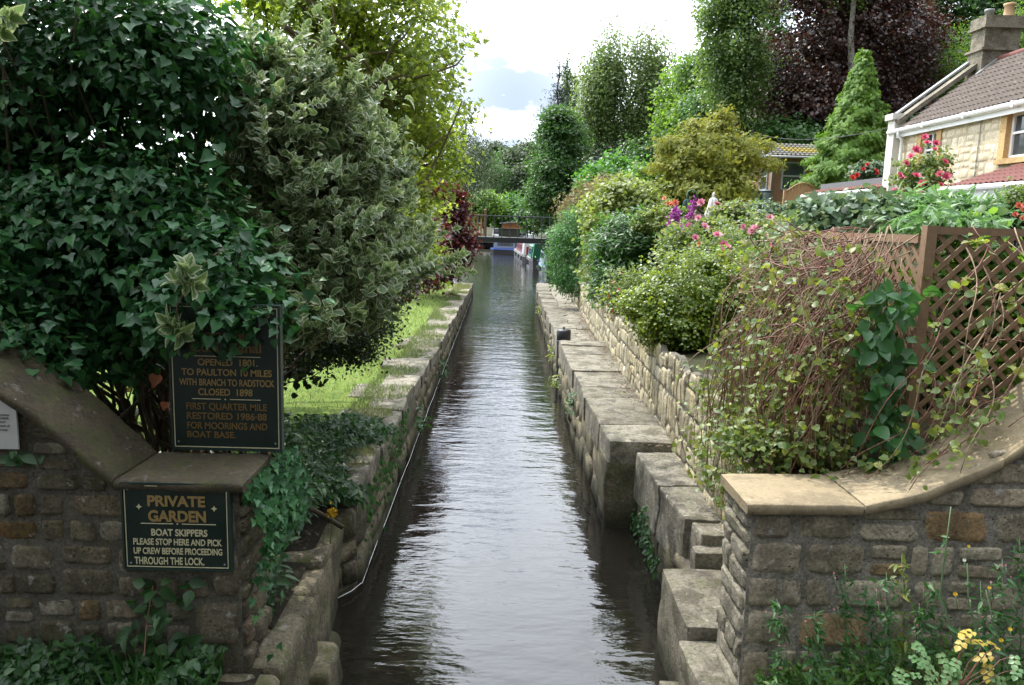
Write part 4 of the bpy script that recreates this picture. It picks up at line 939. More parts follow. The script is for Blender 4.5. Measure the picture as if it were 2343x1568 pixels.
# vehicles and huts on the far quay
def car(name, label, c, L, Wd, Hh, col, van=False):
    r = empty(name, c, label, 'van' if van else 'car'); x, y, z = c; mb = MB()
    prof = [(0, .3), (0, .75), (.1, .85), (.22, .95), (.34, 1.0*Hh/1.5), (.72, Hh), (.95, Hh*.95), (1, .8), (1, .3)] if not van else [(0, .35), (0, 1.0), (.06, 1.15), (.2, Hh*.95), (.3, Hh), (.97, Hh), (1, Hh*.9), (1, .35)]
    out = [(x-Wd/2, y+L*f, z+h) for f, h in prof]; mb.prism(out, (Wd, 0, 0)); mb.build('body', flat(name+'_paint', col, .3, .05), r)
    mb = MB(); mb.box((x, y-.01+L*(.13 if van else .27), z+(Hh*.72 if van else Hh*.78)), (Wd*.86, .03+L*(.13 if van else .1), Hh*.3), rx=R(-20)); mb.build('windscreen', MT['glass'], r)
    for sx in (-1, 1):
        for f in (.18, .82):
            mb = MB(); mb.tube([(x+sx*(Wd/2-.18), y+L*f, z+.32), (x+sx*(Wd/2+.02), y+L*f, z+.32)], .32, 14); mb.build('wheel', MT['black'], r)
        mb = MB(); mb.box((x+sx*Wd*.36, y-.02, z+.75), (.3, .06, .16)); mb.build('headlight', MT['white'], r)
zq = P(1226, 545, 101).z
car('van', 'small white van parked beyond the bridge by the boats', (P(1226, 545, 101).x, 101, .95), 4.2, 1.9, 2.6, (.7, .72, .75), True)
car('car', 'dark car parked on the far quay left of the white van', (P(1190, 545, 102).x, 102, .95), 4.2, 1.8, 1.6, (.02, .02, .03))
car('car', 'silver car parked on the far quay behind the bridge rails', (P(1142, 545, 103).x, 103, .95), 4.2, 1.8, 1.7, (.5, .5, .5))
q = P(1180, 545, 106); hu = empty('hut', (q.x, 106, 1), 'orange brown timber hut with a pale sloping roof beyond the basin', 'hut')
mb = MB(); mb.box((q.x+.3, 107.2, 1.9), (4.4, 2.2, 3.0)); mb.build('wall', flat('orange_boards', (.4, .16, .06), .7), hu); mb = MB(); mb.box((q.x+.2, 107.1, 3.55), (5.0, 2.8, .14), ry=R(-5)); mb.build('roof', MT['greyp'], hu)
hb = empty('hut', (4.6, 47, .7), 'dark brown hut with a grey roof at the right end of the bridge', 'hut')
q = P(1262, 540, 50); mb = MB(); mb.box((q.x+.9, 50.2, 1.9), (2.2, 2.0, 2.0)); mb.build('wall', MT['black'], hb)
mb = MB(); mb.prism([(q.x-.4, 49, 2.85), (q.x+.9, 49, 3.45), (q.x+2.2, 49, 2.85), (q.x+2.2, 49, 2.75), (q.x-.4, 49, 2.75)], (0, 2.4, 0)); mb.build('roof', MT['slate'], hb)
mb = MB(); mb.box((q.x+.05, 49.17, 2.35), (.28, .02, .36)); mb.build('notice', MT['white'], hb)
q = P(1156, 543, 70); mb = MB(); mb.box((q.x, 41.6, 2.94), (1.12, .4, .40)); mb.box((q.x, 41.6, 3.15), (1.17, .45, .05)); tag(mb.build('planter', flat('olive_timber', (.055, .06, .042), .8), None), 'dark olive timber trough on the far side of the bridge deck', 'planter')
# ================================================================== planting
LM = {}
def lm(key, *a, **k): LM[key] = leafmat(key, *a, **k)
lm('ivy_leaf', [(0, (.018, .065, .024)), (.5, (.03, .115, .036)), (.9, (.048, .155, .048)), (1, (.08, .2, .06))],   .18, (.07, .22, .035), .42, spec=.35)
lm('dogwood_leaf', [(0, (.04, .10, .035)), (1, (.085, .17, .06))], .35, (.30, .40, .12), .55, (.40, .43, .25))
lm('yellow_green_leaf', [(0, (.055, .105, .015)), (.5, (.105, .17, .024)), (.85, (.19, .22, .03)), (1, (.26, .17, .03))], .55, (.38, .50, .055), .45)
lm('dark_leaf', [(0, (.010, .025, .008)), (.8, (.025, .055, .014)), (.93, (.05, .08, .02)), (1, (.16, .06, .02))], .25, (.07, .13, .02), .45)
lm('purple_leaf', [(0, (.022, .008, .010)), (.6, (.055, .014, .014)), (1, (.12, .022, .018))], .25, (.16, .02, .015), .35)
lm('red_leaf', [(0, (.022, .008, .010)), (.5, (.052, .012, .014)), (.9, (.11, .018, .018)), (1, (.22, .03, .025))], .28, (.20, .022, .018), .4)
lm('beech_leaf', [(0, (.022, .012, .012)), (.6, (.058, .030, .021)), (.9, (.10, .05, .03)), (1, (.09, .08, .03))], .25, (.14, .04, .022), .42, spec=.6)
lm('birch_leaf', [(0, (.08, .125, .045)), (.6, (.12, .18, .055)), (1, (.17, .225, .08))], .42, (.28, .40, .09), .5)
lm('poplar_leaf', [(0, (.05, .10, .03)), (.6, (.09, .16, .045)), (1, (.17, .23, .085))], .42, (.24, .38, .06), .4)
lm('mid_leaf', [(0, (.035, .085, .014)), (.6, (.08, .165, .025)), (1, (.14, .23, .04))], .45, (.25, .44, .045), .45)
lm('deep_leaf', [(0, (.02, .06, .014)), (.6, (.042, .11, .025)), (1, (.08, .165, .036))], .35, (.12, .28, .04), .45)
lm('far_leaf', [(0, (.04, .07, .03)), (.6, (.065, .10, .045)), (1, (.09, .13, .06))], .25, (.12, .18, .05), .6)
lm('spruce_needle', [(0, (.012, .028, .016)), (1, (.03, .055, .03))], .1, (.04, .07, .03), .6)
lm('golden_conifer', [(0, (.10, .14, .016)), (.6, (.21, .24, .028)), (1, (.40, .39, .05))], .35, (.42, .42, .05), .6)
lm('green_conifer', [(0, (.06, .14, .016)), (.6, (.13, .25, .028)), (1, (.26, .38, .05))], .35, (.22, .42, .04), .6)
lm('box_leaf', [(0, (.045, .095, .012)), (.55, (.12, .19, .018)), (1, (.30, .33, .03))], .4, (.32, .42, .03), .35, spec=.6)
lm('feathery_leaf', [(0, (.028, .10, .028)), (.6, (.06, .165, .042)), (1, (.10, .22, .06))], .38, (.14, .36, .06), .5)
lm('light_leaf', [(0, (.11, .17, .035)), (.6, (.2, .25, .06)), (1, (.36, .38, .15))], .4, (.30, .38, .06), .4)
lm('lush_leaf', [(0, (.03, .10, .015)), (.6, (.06, .17, .025)), (1, (.10, .22, .04))], .4, (.14, .38, .03), .45)
lm('rose_leaf', [(0, (.05, .10, .025)), (.5, (.10, .16, .04)), (.8, (.19, .22, .08)), (1, (.3, .13, .06))], .4, (.26, .36, .06), .45)
lm('dry_leaf', [(0, (.13, .13, .05)), (.5, (.2, .17, .075)), (1, (.26, .17, .09))], .3, (.3, .24, .08), .7)
lm('greyish_leaf', [(0, (.04, .09, .04)), (.45, (.075, .15, .065)), (.72, (.13, .175, .115)), (.88, (.2, .23, .18)), (1, (.26, .22, .03))], .25, (.2, .3, .12), .5)
lm('vine_leaf', [(0, (.05, .10, .02)), (.5, (.11, .17, .03)), (.8, (.22, .25, .05)), (1, (.34, .30, .05))], .4, (.32, .4, .04), .45)
lm('broad_leaf', [(0, (.02, .085, .022)), (1, (.05, .15, .04))], .35, (.1, .3, .04), .4)
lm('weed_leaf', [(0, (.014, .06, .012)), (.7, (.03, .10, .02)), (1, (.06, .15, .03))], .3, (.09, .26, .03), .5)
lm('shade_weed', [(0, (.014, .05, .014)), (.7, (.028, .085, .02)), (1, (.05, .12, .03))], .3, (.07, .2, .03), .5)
lm('yellow_leaf', [(0, (.36, .28, .04)), (1, (.5, .38, .06))], .4, (.6, .45, .06), .5)
lm('pale_rose_leaf', [(0, (.07, .17, .05)), (1, (.16, .27, .10))], .35, (.2, .4, .1), .4)
lm('grass_blade', [(0, (.075, .115, .026)), (.5, (.13, .18, .046)), (.8, (.21, .225, .08)), (1, (.31, .25, .13))], .3, (.18, .25, .06), .5)
lm('pink_petal', [(0, (.55, .13, .22)), (1, (.75, .35, .42))], .3, (.8, .3, .4), .5)
lm('hot_pink_petal', [(0, (.55, .05, .14)), (1, (.75, .16, .26))], .3, (.8, .15, .25), .5)
lm('red_petal', [(0, (.35, .006, .01)), (1, (.55, .03, .02))], .3, (.6, .03, .02), .5)
lm('orange_petal', [(0, (.55, .10, .06)), (1, (.75, .3, .16))], .3, (.8, .2, .1), .5)
lm('purple_petal', [(0, (.25, .02, .22)), (1, (.40, .07, .36))], .3, (.5, .06, .4), .5)
lm('yellow_petal', [(0, (.55, .34, .02)), (1, (.7, .5, .04))], .3, (.8, .5, .03), .5)
lm('white_petal', [(0, (.6, .58, .5)), (1, (.75, .72, .66))], .3, (.7, .7, .6), .6)
lm('umbel_bud', [(0, (.10, .16, .05)), (1, (.2, .26, .09))], .1, (.15, .2, .05), .6)

def rnd(seed): return np.random.RandomState(seed)
def plant(name, label, cat, ells, n, per, spread, size, T, mat, base=None, seed=0, stems=14, stemr=.012, bark='bark', group=None, lo=.45, gap=0, rough=.18, part='foliage', half=False, uv=False, trunk=None, floor=None, **kw):
    """a tree or shrub: foliage mesh + woody mesh under an Empty at its foot"""
    rs = rnd(seed or abs(hash(label)) % 9999 if False else seed+len(label)*7)
    cen, out, ks = clusters(ells, n, rs, lo, gap, 1.5, rough, floor, half)
    bot = min(ells, key=lambda e: e[0][2]-e[1][2]); top = max(ells, key=lambda e: e[0][2]+e[1][2])
    if base is None: base = (bot[0][0], bot[0][1], zg(bot[0][0], bot[0][1]) if bot[0][0] > 0 else zl(bot[0][1]))
    r = empty(name, base, label, cat, group)
    leaves(part, T, cen, out, per, spread, size, LM[mat], r, rs, uv=uv, **kw)
    if trunk: branches(base, tuple(np.array(top[0])+np.array([0, 0, top[1][2]*trunk.get('top', .5)])), trunk['r'], cen, rs, trunk.get('n', 24), bark, r, 'trunk', trunk.get('frac', .3), trunk.get('limb', .35), trunk.get('twig', .006), trunk.get('lean', .015))
    elif stems:
        mb = MB(); b = np.array(base)
        for c in cen[rs.choice(len(cen), min(stems, len(cen)), replace=False)]:
            s0 = b+np.array([rs.normal()*.08, rs.normal()*.08, -.05]); pts = curve_pts(s0, c, 7, -.15, .03, rs)
            mb.tube(pts, [stemr*(1-.8*i/6)+.0015 for i in range(7)], 5, rs.uniform())
        mb.build('stems', MT[bark], r, True)
    return r, cen, out
def blossoms(name, pts, size, mat, parent, seed, petals=7):
    """double flowers: cupped petals in two rings"""
    rs = rnd(seed); it = []
    for ring, (m, tl, s) in enumerate(((petals, .5, 1), (petals-1, 1.0, .75), (4, 1.35, .5))):
        for k in range(m): it.append((rotz(6.283*k/m+ring*.4) @ rotx(tl)*s*.6, (0, 0, .05*ring)))
    T = compose(T_ROUND, it); pts = np.array(pts); n = len(pts)
    nr = np.stack([rs.normal(size=n)*.4-.25, rs.normal(size=n)*.4-.6, np.full(n, .6)], 1)
    fr = frames(nr, rs.normal(size=(n, 3))); sz = size*rs.uniform(.75, 1.2, n)
    for i in range(n): instance('flower', T, pts[i:i+1], fr[i:i+1], sz[i:i+1], LM[mat], parent, rs)

SPRIG = [whorl(T_DOG, 4, s) for s in (1, 2, 3, 4)]
# ---- left bank -----------------------------------------------------
def ivy_mass():
    rs = rnd(11)
    r = empty('ivy', (-3.2, 6.2, .9), 'big dark green ivy mass above the signs, with pale round flower heads', 'ivy')
    E = [ell(60, 260, 400, 420, 6.3, .6), ell(-260, 420, 380, 480, 5.9, .6), ell(300, 560, 260, 240, 5.75, .5), ell(470, 640, 185, 125, 5.25, .4), ell(540, 715, 110, 60, 5.05, .4), ell(330, 130, 200, 200, 6.0, .6), ell(120, 640, 260, 230, 5.6, .5), ell(30, 820, 140, 95, 4.95, .5), ell(220, 820, 120, 80, 5.35, .5), ell(420, 720, 150, 55, 5.0, .4), ell(560, 720, 90, 60, 4.95, .4), ell(-120, 700, 150, 150, 4.9, .5)]
    cen, out, ks = clusters(E, 6200, rs, .55, .3, 1.7, .3, 2.4)
    k = len(cen); per = 5; p = np.repeat(cen, per, 0)+rs.normal(size=(k*per, 3))*.07; o = np.repeat(out, per, 0); m = len(p)
    nr = o*.55+np.array([0, -.1, .8])+rs.normal(size=(m, 3))*.5; tip = o*.7+np.array([0, 0, -.85])+rs.normal(size=(m, 3))*.5
    sz = rs.uniform(.045, .096, m); half = rs.uniform(size=m) < .65
    t = rs.uniform(0, 1, m)
    instance('foliage', T_IVY, p[half], frames(nr[half], tip[half]), sz[half], LM['ivy_leaf'], r, rs, t[half])
    instance('foliage', T_IVYL, p[~half], frames(nr[~half], tip[~half]), sz[~half], LM['ivy_leaf'], r, rs, t[~half])
    # inner leaves keep the mass from being see-through
    ci, oi, _ = clusters(E, 3600, rs, .15, 0, 1.5, .1, 2.4); ci = E[0][0]*0+ci; sel = rs.uniform(size=len(ci)) < 1
    leaves('inner_foliage', T_IVY, ci[sel]+np.array([0, .25, 0]), oi[sel], 4, .12, .09, LM['ivy_leaf'], r, rs, tvar=.1)
    # flower heads on short shoots
    vis = [i for i in range(k) if out[i, 1] < -.1 and out[i, 2] > -.35]; sel = rs.choice(vis, 210, replace=False)
    mb = MB(); bud = []
    for i in sel:
        a = cen[i]; d = out[i]*.6+np.array([0, -.1, .9])+rs.normal(size=3)*.2; d /= np.linalg.norm(d); L = rs.uniform(.07, .15); b = a+d*L
        mb.tube([a, (a+b)/2+rs.normal(size=3)*.005, b], [.0028, .0022, .0018], 4)
        for q in range(rs.randint(1, 4)):
            c = b+rs.normal(size=3)*.012-d*q*.025
            for _ in range(16):
                e = rs.normal(size=3); e /= np.linalg.norm(e); bud.append((c, e))
    tag(mb.build('shoots', flat('ivy_shoot', (.10, .15, .05), .6), r), kind='stuff')
    pts = np.array([c+e*.010 for c, e in bud]); nn = np.array([e for c, e in bud])
    TB = (np.array([(0, 0, .4), (.3, 0, 0), (0, .3, 0), (-.3, 0, 0), (0, -.3, 0)]), [(0, 1, 2), (0, 2, 3), (0, 3, 4), (0, 4, 1)], None)
    instance('flower_heads', TB, pts, frames(nn, rs.normal(size=nn.shape)), .012, LM['umbel_bud'], r, rs)
    mb = MB()
    for i in rs.choice(k, 60, replace=False): mb.tube(curve_pts((-2.9+rs.normal()*.5, 6.3, .9), cen[i], 8, -.2, .03, rs), [.02*(1-.8*j/7)+.003 for j in range(8)], 5, rs.uniform())
    mb.build('stems', MT['bark'], r, True)
ivy_mass()
def dogwood():
    rs = rnd(23)
    r = empty('dogwood', (-3.1, 7.6, .95), 'variegated dogwood with cream edged leaves arching out beside the ivy', 'shrub')
    E = []
    for yy, xc, rx, ry, Y in ((120, 560, 110, 40, 7.2), (165, 600, 130, 40, 7.1), (215, 640, 150, 42, 7.0), (265, 700, 165, 40, 7.1), (310, 640, 190, 42, 6.9), (355, 740, 170, 40, 7.3), (400, 650, 190, 42, 6.8), (450, 760, 165, 42, 7.2), (500, 660, 190, 42, 6.6), (545, 790, 150, 42, 7.2), (590, 700, 190, 42, 6.5), (635, 800, 140, 40, 7.0), (675, 690, 190, 40, 6.3), (715, 780, 125, 34, 6.8), (750, 690, 150, 28, 6.0), (620, 880, 75, 30, 7.6), (240, 790, 90, 28, 7.8), (310, 845, 85, 26, 7.8), (395, 860, 85, 28, 7.9), (560, 900, 70, 24, 8.2), (760, 590, 130, 24, 5.6)):
        E.append(ell(xc, yy, rx, ry, Y, .8))
    cen, out, ks = clusters(E, 2700, rs, .35, .22, 1.7, .4)
    for q in range(4):
        s = np.arange(len(cen)) % 4 == q; c = cen[s]; o = out[s]; m = len(c)
        ax = o*.9+np.array([.1, -.1, .55])+rs.normal(size=(m, 3))*.3
        fr = frames(rs.normal(size=(m, 3)), ax); ax = ax/np.linalg.norm(ax, axis=1, keepdims=True)
        x = np.cross(ax, np.array([.3, .2, 1.0])+rs.normal(size=(m, 3))*.2); x /= np.linalg.norm(x, axis=1, keepdims=True)
        fr = np.stack([x, ax, np.cross(x, ax)], 2)
        instance('foliage', SPRIG[q], c, fr, rs.uniform(.13, .21, m), LM['dogwood_leaf'], r, rs, None, True, True)
    sel = np.where(out[:, 0]*.8+out[:, 2]*.5 > .35)[0]; sel = rs.choice(sel, min(240, len(sel)), replace=False); cc = []; oo = []
    for i in sel:
        dr = out[i]*.8+np.array([.35, -.1, .15])+rs.normal(size=3)*.25
        for k in range(rs.randint(1, 5)): cc.append(cen[i]+dr*(.09*k+.06)+rs.normal(size=3)*.012); oo.append(dr)
    cc = np.array(cc); ax = np.array(oo); ax /= np.linalg.norm(ax, axis=1, keepdims=True); x = np.cross(ax, np.tile([.1, .1, 1.], (len(cc), 1))); x /= np.linalg.norm(x, axis=1, keepdims=True)
    instance('shoot_foliage', SPRIG[1], cc, np.stack([x, ax, np.cross(x, ax)], 2), rs.uniform(.10, .165, len(cc)), LM['dogwood_leaf'], r, rs, None, True, True)
    leaves('inner_foliage', T_DOG, cen*.85+np.mean(cen, 0)*.15+np.array([0, .15, 0]), out, 5, .13, .10, LM['dogwood_leaf'], r, rs, uv=True, up=.4, droop=.3)
    mb = MB(); b = np.array([-3.1, 7.6, .95])
    for c in cen[rs.choice(len(cen), 70, replace=False)]: mb.tube(curve_pts(b+rs.normal(size=3)*np.array([.25, .2, .02]), c, 8, -.35, .03, rs), [.011*(1-.75*j/7)+.0015 for j in range(8)], 5, rs.uniform())
    mb.build('stems', MT['stem_red'], r, True)
    # the two pale shoots that hang in front of the ivy
    r2 = empty('dogwood', P(470, 700, 5.0), 'two pale variegated leaf sprays hanging in front of the dark ivy', 'spray')
    pts = [(408, 640), (430, 625), (395, 755), (425, 610), (445, 655), (385, 735), (415, 765), (20, 40), (0, 75)]
    c = np.array([P(x, y, 4.72) for x, y in pts]); m = len(c); ax = np.array([(-.5, -.4, .5), (.7, -.3, .5), (-.5, -.5, -.1), (.1, -.3, .9), (.8, -.4, -.1), (-.7, -.3, .3), (.6, -.5, -.25), (.9, -.2, -.2), (.8, -.2, -.3)], float)
    ax /= np.linalg.norm(ax, axis=1, keepdims=True); x = np.cross(ax, np.tile([0, .5, 1.], (m, 1))); x /= np.linalg.norm(x, axis=1, keepdims=True); fr = np.stack([x, ax, np.cross(x, ax)], 2)
    instance('foliage', SPRIG[0], c, fr, .19, LM['dogwood_leaf'], r2, rs, np.full(m, .9), True, True)
    mb = MB(); mb.tube([P(520, 560, 5.4), P(470, 600, 5.1), P(430, 650, 4.9), P(405, 700, 4.85), P(400, 760, 4.8)], [.006, .005, .004, .004, .003], 5); mb.build('stems', MT['stem_red'], r2, True)
dogwood()
rr, cen, out = plant('field_maple', 'spreading yellow green tree with lichen branches overhanging the left lawn', 'tree',
    [ell(870, 110, 180, 190, 10.5), ell(930, 360, 120, 160, 11.5), ell(720, 20, 170, 90, 10), ell(600, -10, 110, 70, 10), ell(880, 560, 110, 130, 11), ell(985, 150, 70, 190, 11.5), ell(800, 330, 150, 180, 10.5), ell(890, -50, 120, 70, 10.5), ell(1010, 330, 55, 110, 12), ell(960, 520, 60, 120, 12.5)],
    2000, 17, .12, .07, T_MAPLE, 'yellow_green_leaf', (-4.1, 10.8, .95), 31, bark='bark_lich', lo=.2, gap=.42, rough=.4, part='crown', trunk=dict(r=.13, n=110, frac=.12, limb=.42, twig=.006, top=.4), up=.6, droop=.25)
# long bare-ish limbs seen against the light
mb = MB(); rs = rnd(5)
for pts in ([(640, 270, 9.6), (700, 200, 9.6), (780, 130, 9.8), (880, 120, 10), (960, 130, 10.2)], [(640, 290, 9.6), (760, 240, 9.6), (860, 170, 9.7), (940, 60, 9.9)], [(690, 330, 9.6), (800, 220, 9.7), (900, 180, 9.9), (1000, 170, 10.2), (1060, 130, 10.4)], [(660, 60, 9.4), (720, 100, 9.4), (780, 210, 9.5), (720, 330, 9.6)], [(700, -20, 9.3), (740, 60, 9.4), (830, 140, 9.6), (900, 250, 10)], [(720, 420, 9.8), (820, 400, 10), (930, 360, 10.3), (1040, 300, 10.6)], [(780, 560, 10), (880, 470, 10.2), (990, 400, 10.6), (1060, 230, 10.8)]):
    q = [P(*p) for p in pts]; n = 14; pp = []
    for i in range(n):
        f = i/(n-1)*(len(q)-1); k = min(int(f), len(q)-2); v = q[k].lerp(q[k+1], f-k); pp.append(np.array(v)+rs.normal(size=3)*.02)
    mb.tube(pp, [.032*(1-.8*i/(n-1))+.004 for i in range(n)], 6, rs.uniform())
mb.build('limbs', MT['bark_lich'], rr, True)
cb, cb_o, _ = [], [], 0
pt = np.array([P(1075, 100, 10.4), P(1090, 95, 10.4), P(1060, 105, 10.3), P(1085, 260, 10.8), P(1060, 235, 10.7), P(1075, 280, 10.8), P(1040, 190, 10.5), P(1050, 420, 11)])
leaves('outer_foliage', T_MAPLE, pt, np.tile([.5, -.2, .3], (len(pt), 1)), 16, .10, .075, LM['yellow_green_leaf'], rr, rnd(6), up=.5)
rb, cb, ob = plant('cotoneaster', 'dark arching shrub with small reddish leaves over the lawn edge', 'shrub',
    [ell(760, 740, 115, 80, 8.0), ell(850, 640, 95, 85, 9.2), ell(690, 780, 80, 60, 7.6), ell(910, 580, 60, 80, 10.5), ell(845, 725, 70, 50, 8.6), ell(800, 800, 65, 35, 8.0)], 1000, 22, .10, .042, T_DIA, 'dark_leaf', (-3.6, 8.8, .95), 35, stems=50, stemr=.012, lo=.3, gap=.15)
plant('red_maple', 'crimson leaved maple drooping over the far lawn by the water', 'tree',
    [ell(1005, 520, 50, 90, 30), ell(1035, 590, 30, 55, 30), ell(985, 440, 28, 60, 31), ell(1040, 470, 26, 40, 30), ell(1000, 610, 40, 40, 29), ell(962, 560, 45, 75, 27), ell(1050, 560, 30, 40, 30)], 560, 26, .22, .13, T_MAPLE, 'red_leaf', (-4.6, 31, .6), 37, lo=.3, gap=.25, rough=.3, part='crown', trunk=dict(r=.09, n=40, frac=.2, top=.3), droop=.7, up=.3)
plant('purple_shrub', 'dark purple leaved shrub under the yellow green tree', 'shrub',
    [ell(930, 590, 75, 80, 16), ell(970, 560, 45, 70, 18), ell(900, 640, 60, 40, 14)], 420, 22, .14, .08, T_ROUND, 'purple_leaf', (-4.2, 16.5, .85), 38, lo=.3, gap=.2, stems=30, droop=.4)
plant('laurel', 'shaded green shrub crowding the lawn edge behind the signs', 'shrub',
    [ell(560, 790, 160, 110, 9, .8), ell(420, 800, 180, 130, 9, .8), ell(700, 800, 80, 60, 8.6, .8)], 420, 16, .13, .085, T_ROUND, 'dark_leaf', (-4.2, 9, .95), 39, lo=.3, gap=.35, stems=40)
def ground_plants():
    rs = rnd(44)
    r = empty('creeper', (-1.9, 6.8, 1), 'bank of mixed green creeper spilling over the left lock wall', 'creeper')
    n = 5200; y = rs.uniform(5.0, 9.6, n)**1; x = -1.42-np.abs(rs.normal(size=n))*.5+.14*np.sin(y*3)+.10*(rs.uniform(size=n) < .25); x = np.where(y < 6.6, x-.12, x)
    hgt = np.clip(1.0-(y-5)/6, .12, 1)*(.25+.55*np.clip((-x-1.35)/.7, 0, 1)); z = np.array([zl(q) for q in y])-.02+hgt*rs.uniform(.1, 1, n)+.12*snoise(np.stack([x*2, y*2, 0*x], 1), 1.2)
    p = np.stack([x, y, z], 1); nr = np.stack([.35+rs.normal(size=n)*.5, -.4+rs.normal(size=n)*.5, np.full(n, .8)], 1); tip = np.stack([.6+rs.normal(size=n)*.7, -.5+rs.normal(size=n)*.7, np.full(n, -.3)], 1)
    h = rs.uniform(size=n) < .5
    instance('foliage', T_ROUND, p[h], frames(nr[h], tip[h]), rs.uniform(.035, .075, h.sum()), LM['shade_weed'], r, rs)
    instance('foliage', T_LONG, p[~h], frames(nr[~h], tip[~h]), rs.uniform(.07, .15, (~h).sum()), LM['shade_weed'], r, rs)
    n = 260; yf = rs.uniform(7.1, 10.5, n); pz = np.stack([np.full(n, -1.215)+rs.normal(size=n)*.012, yf, .95-np.abs(rs.normal(size=n))*.28], 1)
    instance('hanging_foliage', T_ROUND, pz, frames(np.stack([np.full(n, 1), rs.normal(size=n)*.5-.3, np.full(n, .5)], 1), np.stack([rs.normal(size=n)*.3, rs.normal(size=n)*.3, np.full(n, -1)], 1)), rs.uniform(.03, .07, n), LM['weed_leaf'], r, rs)
    # ivy over the wall end
    r2 = empty('ivy', (-1.47, 4.7, 1.2), 'ivy curtain hanging down the end of the shaded wall', 'ivy')
    n = 620; y = rs.uniform(4.42, 5.3, n); z = 1.93-np.abs(rs.normal(size=n))*.38*(1-.5*(y-4.4)); x = -1.44+rs.uniform(0, .06, n)+.05*np.sin(z*9)+.06*(y-4.4)
    p = np.stack([x, y, z], 1)
    instance('foliage', T_IVYL, p, frames(np.stack([.9+0*y, -.5+rs.normal(size=n)*.35, .45+rs.normal(size=n)*.3], 1), np.stack([rs.normal(size=n)*.3, -.2+rs.normal(size=n)*.3, np.full(n, -1)], 1)), rs.uniform(.035, .062, n), LM['ivy_leaf'], r2, rs)
    # yellow flowers and a pink one
    f = empty('ragwort', P(760, 1185, 6.2), 'small clump of yellow ragwort flowers on the left bank', 'flower')
    c = np.array([P(760, 1175, 6.2)]*26)+rs.normal(size=(26, 3))*np.array([.022, .02, .035]); blossoms('flower_head', c, .026, 'yellow_petal', f, 3)
    mb = MB(); mb.tube([P(750, 1290, 6.2), P(757, 1230, 6.2), P(760, 1180, 6.2)], .004, 5); mb.build('stem', flat('green_stem', (.06, .12, .03), .6), f)
    # bottom-left nettles and grass in shade
    r3 = tag(None or empty('nettles', (-2.5, 4.1, .78), 'low dark nettles and grass in the shade at the foot of the sign wall', 'weeds'), None)
    n = 3000; x = rs.uniform(-3.6, -1.62, n); y = 4.36-np.abs(rs.normal(size=n))*.34; z = .76+rs.uniform(.0, .36, n)*np.clip(.5+.5*snoise(np.stack([x*2, y*2, 0*x], 1), 2), .15, 1)
    p = np.stack([x, y, z], 1); nr = np.stack([rs.normal(size=n)*.5, -.25+rs.normal(size=n)*.5, np.full(n, .9)], 1); tip = rs.normal(size=(n, 3))+np.array([0, -.5, -.2])
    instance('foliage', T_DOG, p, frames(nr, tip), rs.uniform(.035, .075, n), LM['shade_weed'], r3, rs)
    n = 700; x = rs.uniform(-3.4, -1.6, n); y = 4.4-np.abs(rs.normal(size=n))*.3; p = np.stack([x, y, np.full(n, .74)], 1)
    tag(instance('grass_blades', T_BLADE, p, frames(rs.normal(size=(n, 3))+np.array([0, -1, .2]), np.stack([rs.normal(size=n)*.35, -.15+rs.normal(size=n)*.3, np.ones(n)], 1)), rs.uniform(.12, .3, n), LM['weed_leaf'], r3, rs), kind='stuff')
    r4 = empty('bramble', P(340, 1400, 4.2), 'bramble shoot climbing the shaded wall below the small sign', 'bramble')
    c = np.array([P(px, py, 4.36) for px, py in ((350, 1345), (320, 1380), (390, 1385), (345, 1400), (300, 1450), (370, 1430), (420, 1460), (350, 1470), (35, 1045), (60, 1040), (430, 1350))])
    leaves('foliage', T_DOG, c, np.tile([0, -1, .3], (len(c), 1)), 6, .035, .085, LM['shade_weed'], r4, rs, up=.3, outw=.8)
    mb = MB(); mb.tube([P(330, 1500, 4.2), P(335, 1430, 4.3), P(350, 1340, 4.36)], .004, 5); mb.build('stem', MT['stem_red'], r4)
    # dead leaf by the sign
    mb = MB(); rsx = rnd(3)
    for c, s in ((P(358, 858, 4.9), .09), (P(378, 920, 4.9), .06)):
        instance('dead_leaves', T_IVY, np.array([c]), frames(np.array([[.3, -1., .2]]), np.array([[-.2, -.2, -1.]])), s, flat('rust_leaf', (.22, .07, .025), .7), empty('dead_leaf', c, 'curled rust brown dead leaf hanging left of the tall sign' if s > .07 else 'smaller brown dead leaf below the curled one', 'dead leaf'), rsx)
ground_plants()
def lawn_grass():
    rs = rnd(50); n = 60000; y = 7.5+29*rs.uniform(size=n)**1.35; d = rs.uniform(size=n)**.9*5.2; x = -1.75-d
    edge = rs.uniform(size=n) < .42; x = np.where(edge, -1.27-rs.uniform(0, .65, n), x)
    nn = snoise(np.stack([x*1.2, y*1.6, 0*x], 1), 2.0); keep = np.where(edge, (nn+.5*((-1.3-x)/.6-.5) > -.1) & ((np.abs((y*1.22) % 1-.5) > .12) | (x < -1.6)), True); x, y = x[keep], y[keep]; n = len(x)
    p = np.stack([x, y, np.array([zl(q) for q in y])-.03+.03*np.sin(x*1.7+y)*(x < -1.75)+.05*(x < -1.75)+.045*(x > -1.75)], 1)
    o = instance('grass', T_BLADE, p, frames(rs.normal(size=(n, 3))+np.array([0, -.8, .3]), np.stack([rs.normal(size=n)*.5, rs.normal(size=n)*.5, np.ones(n)], 1)), rs.uniform(.035, .08, n)*(1+y/30), LM['grass_blade'], None, rs, np.clip(.5+.3*snoise(p, .6)+rs.normal(size=n)*.2, 0, 1))
    tag(o, kind='stuff')
lawn_grass()

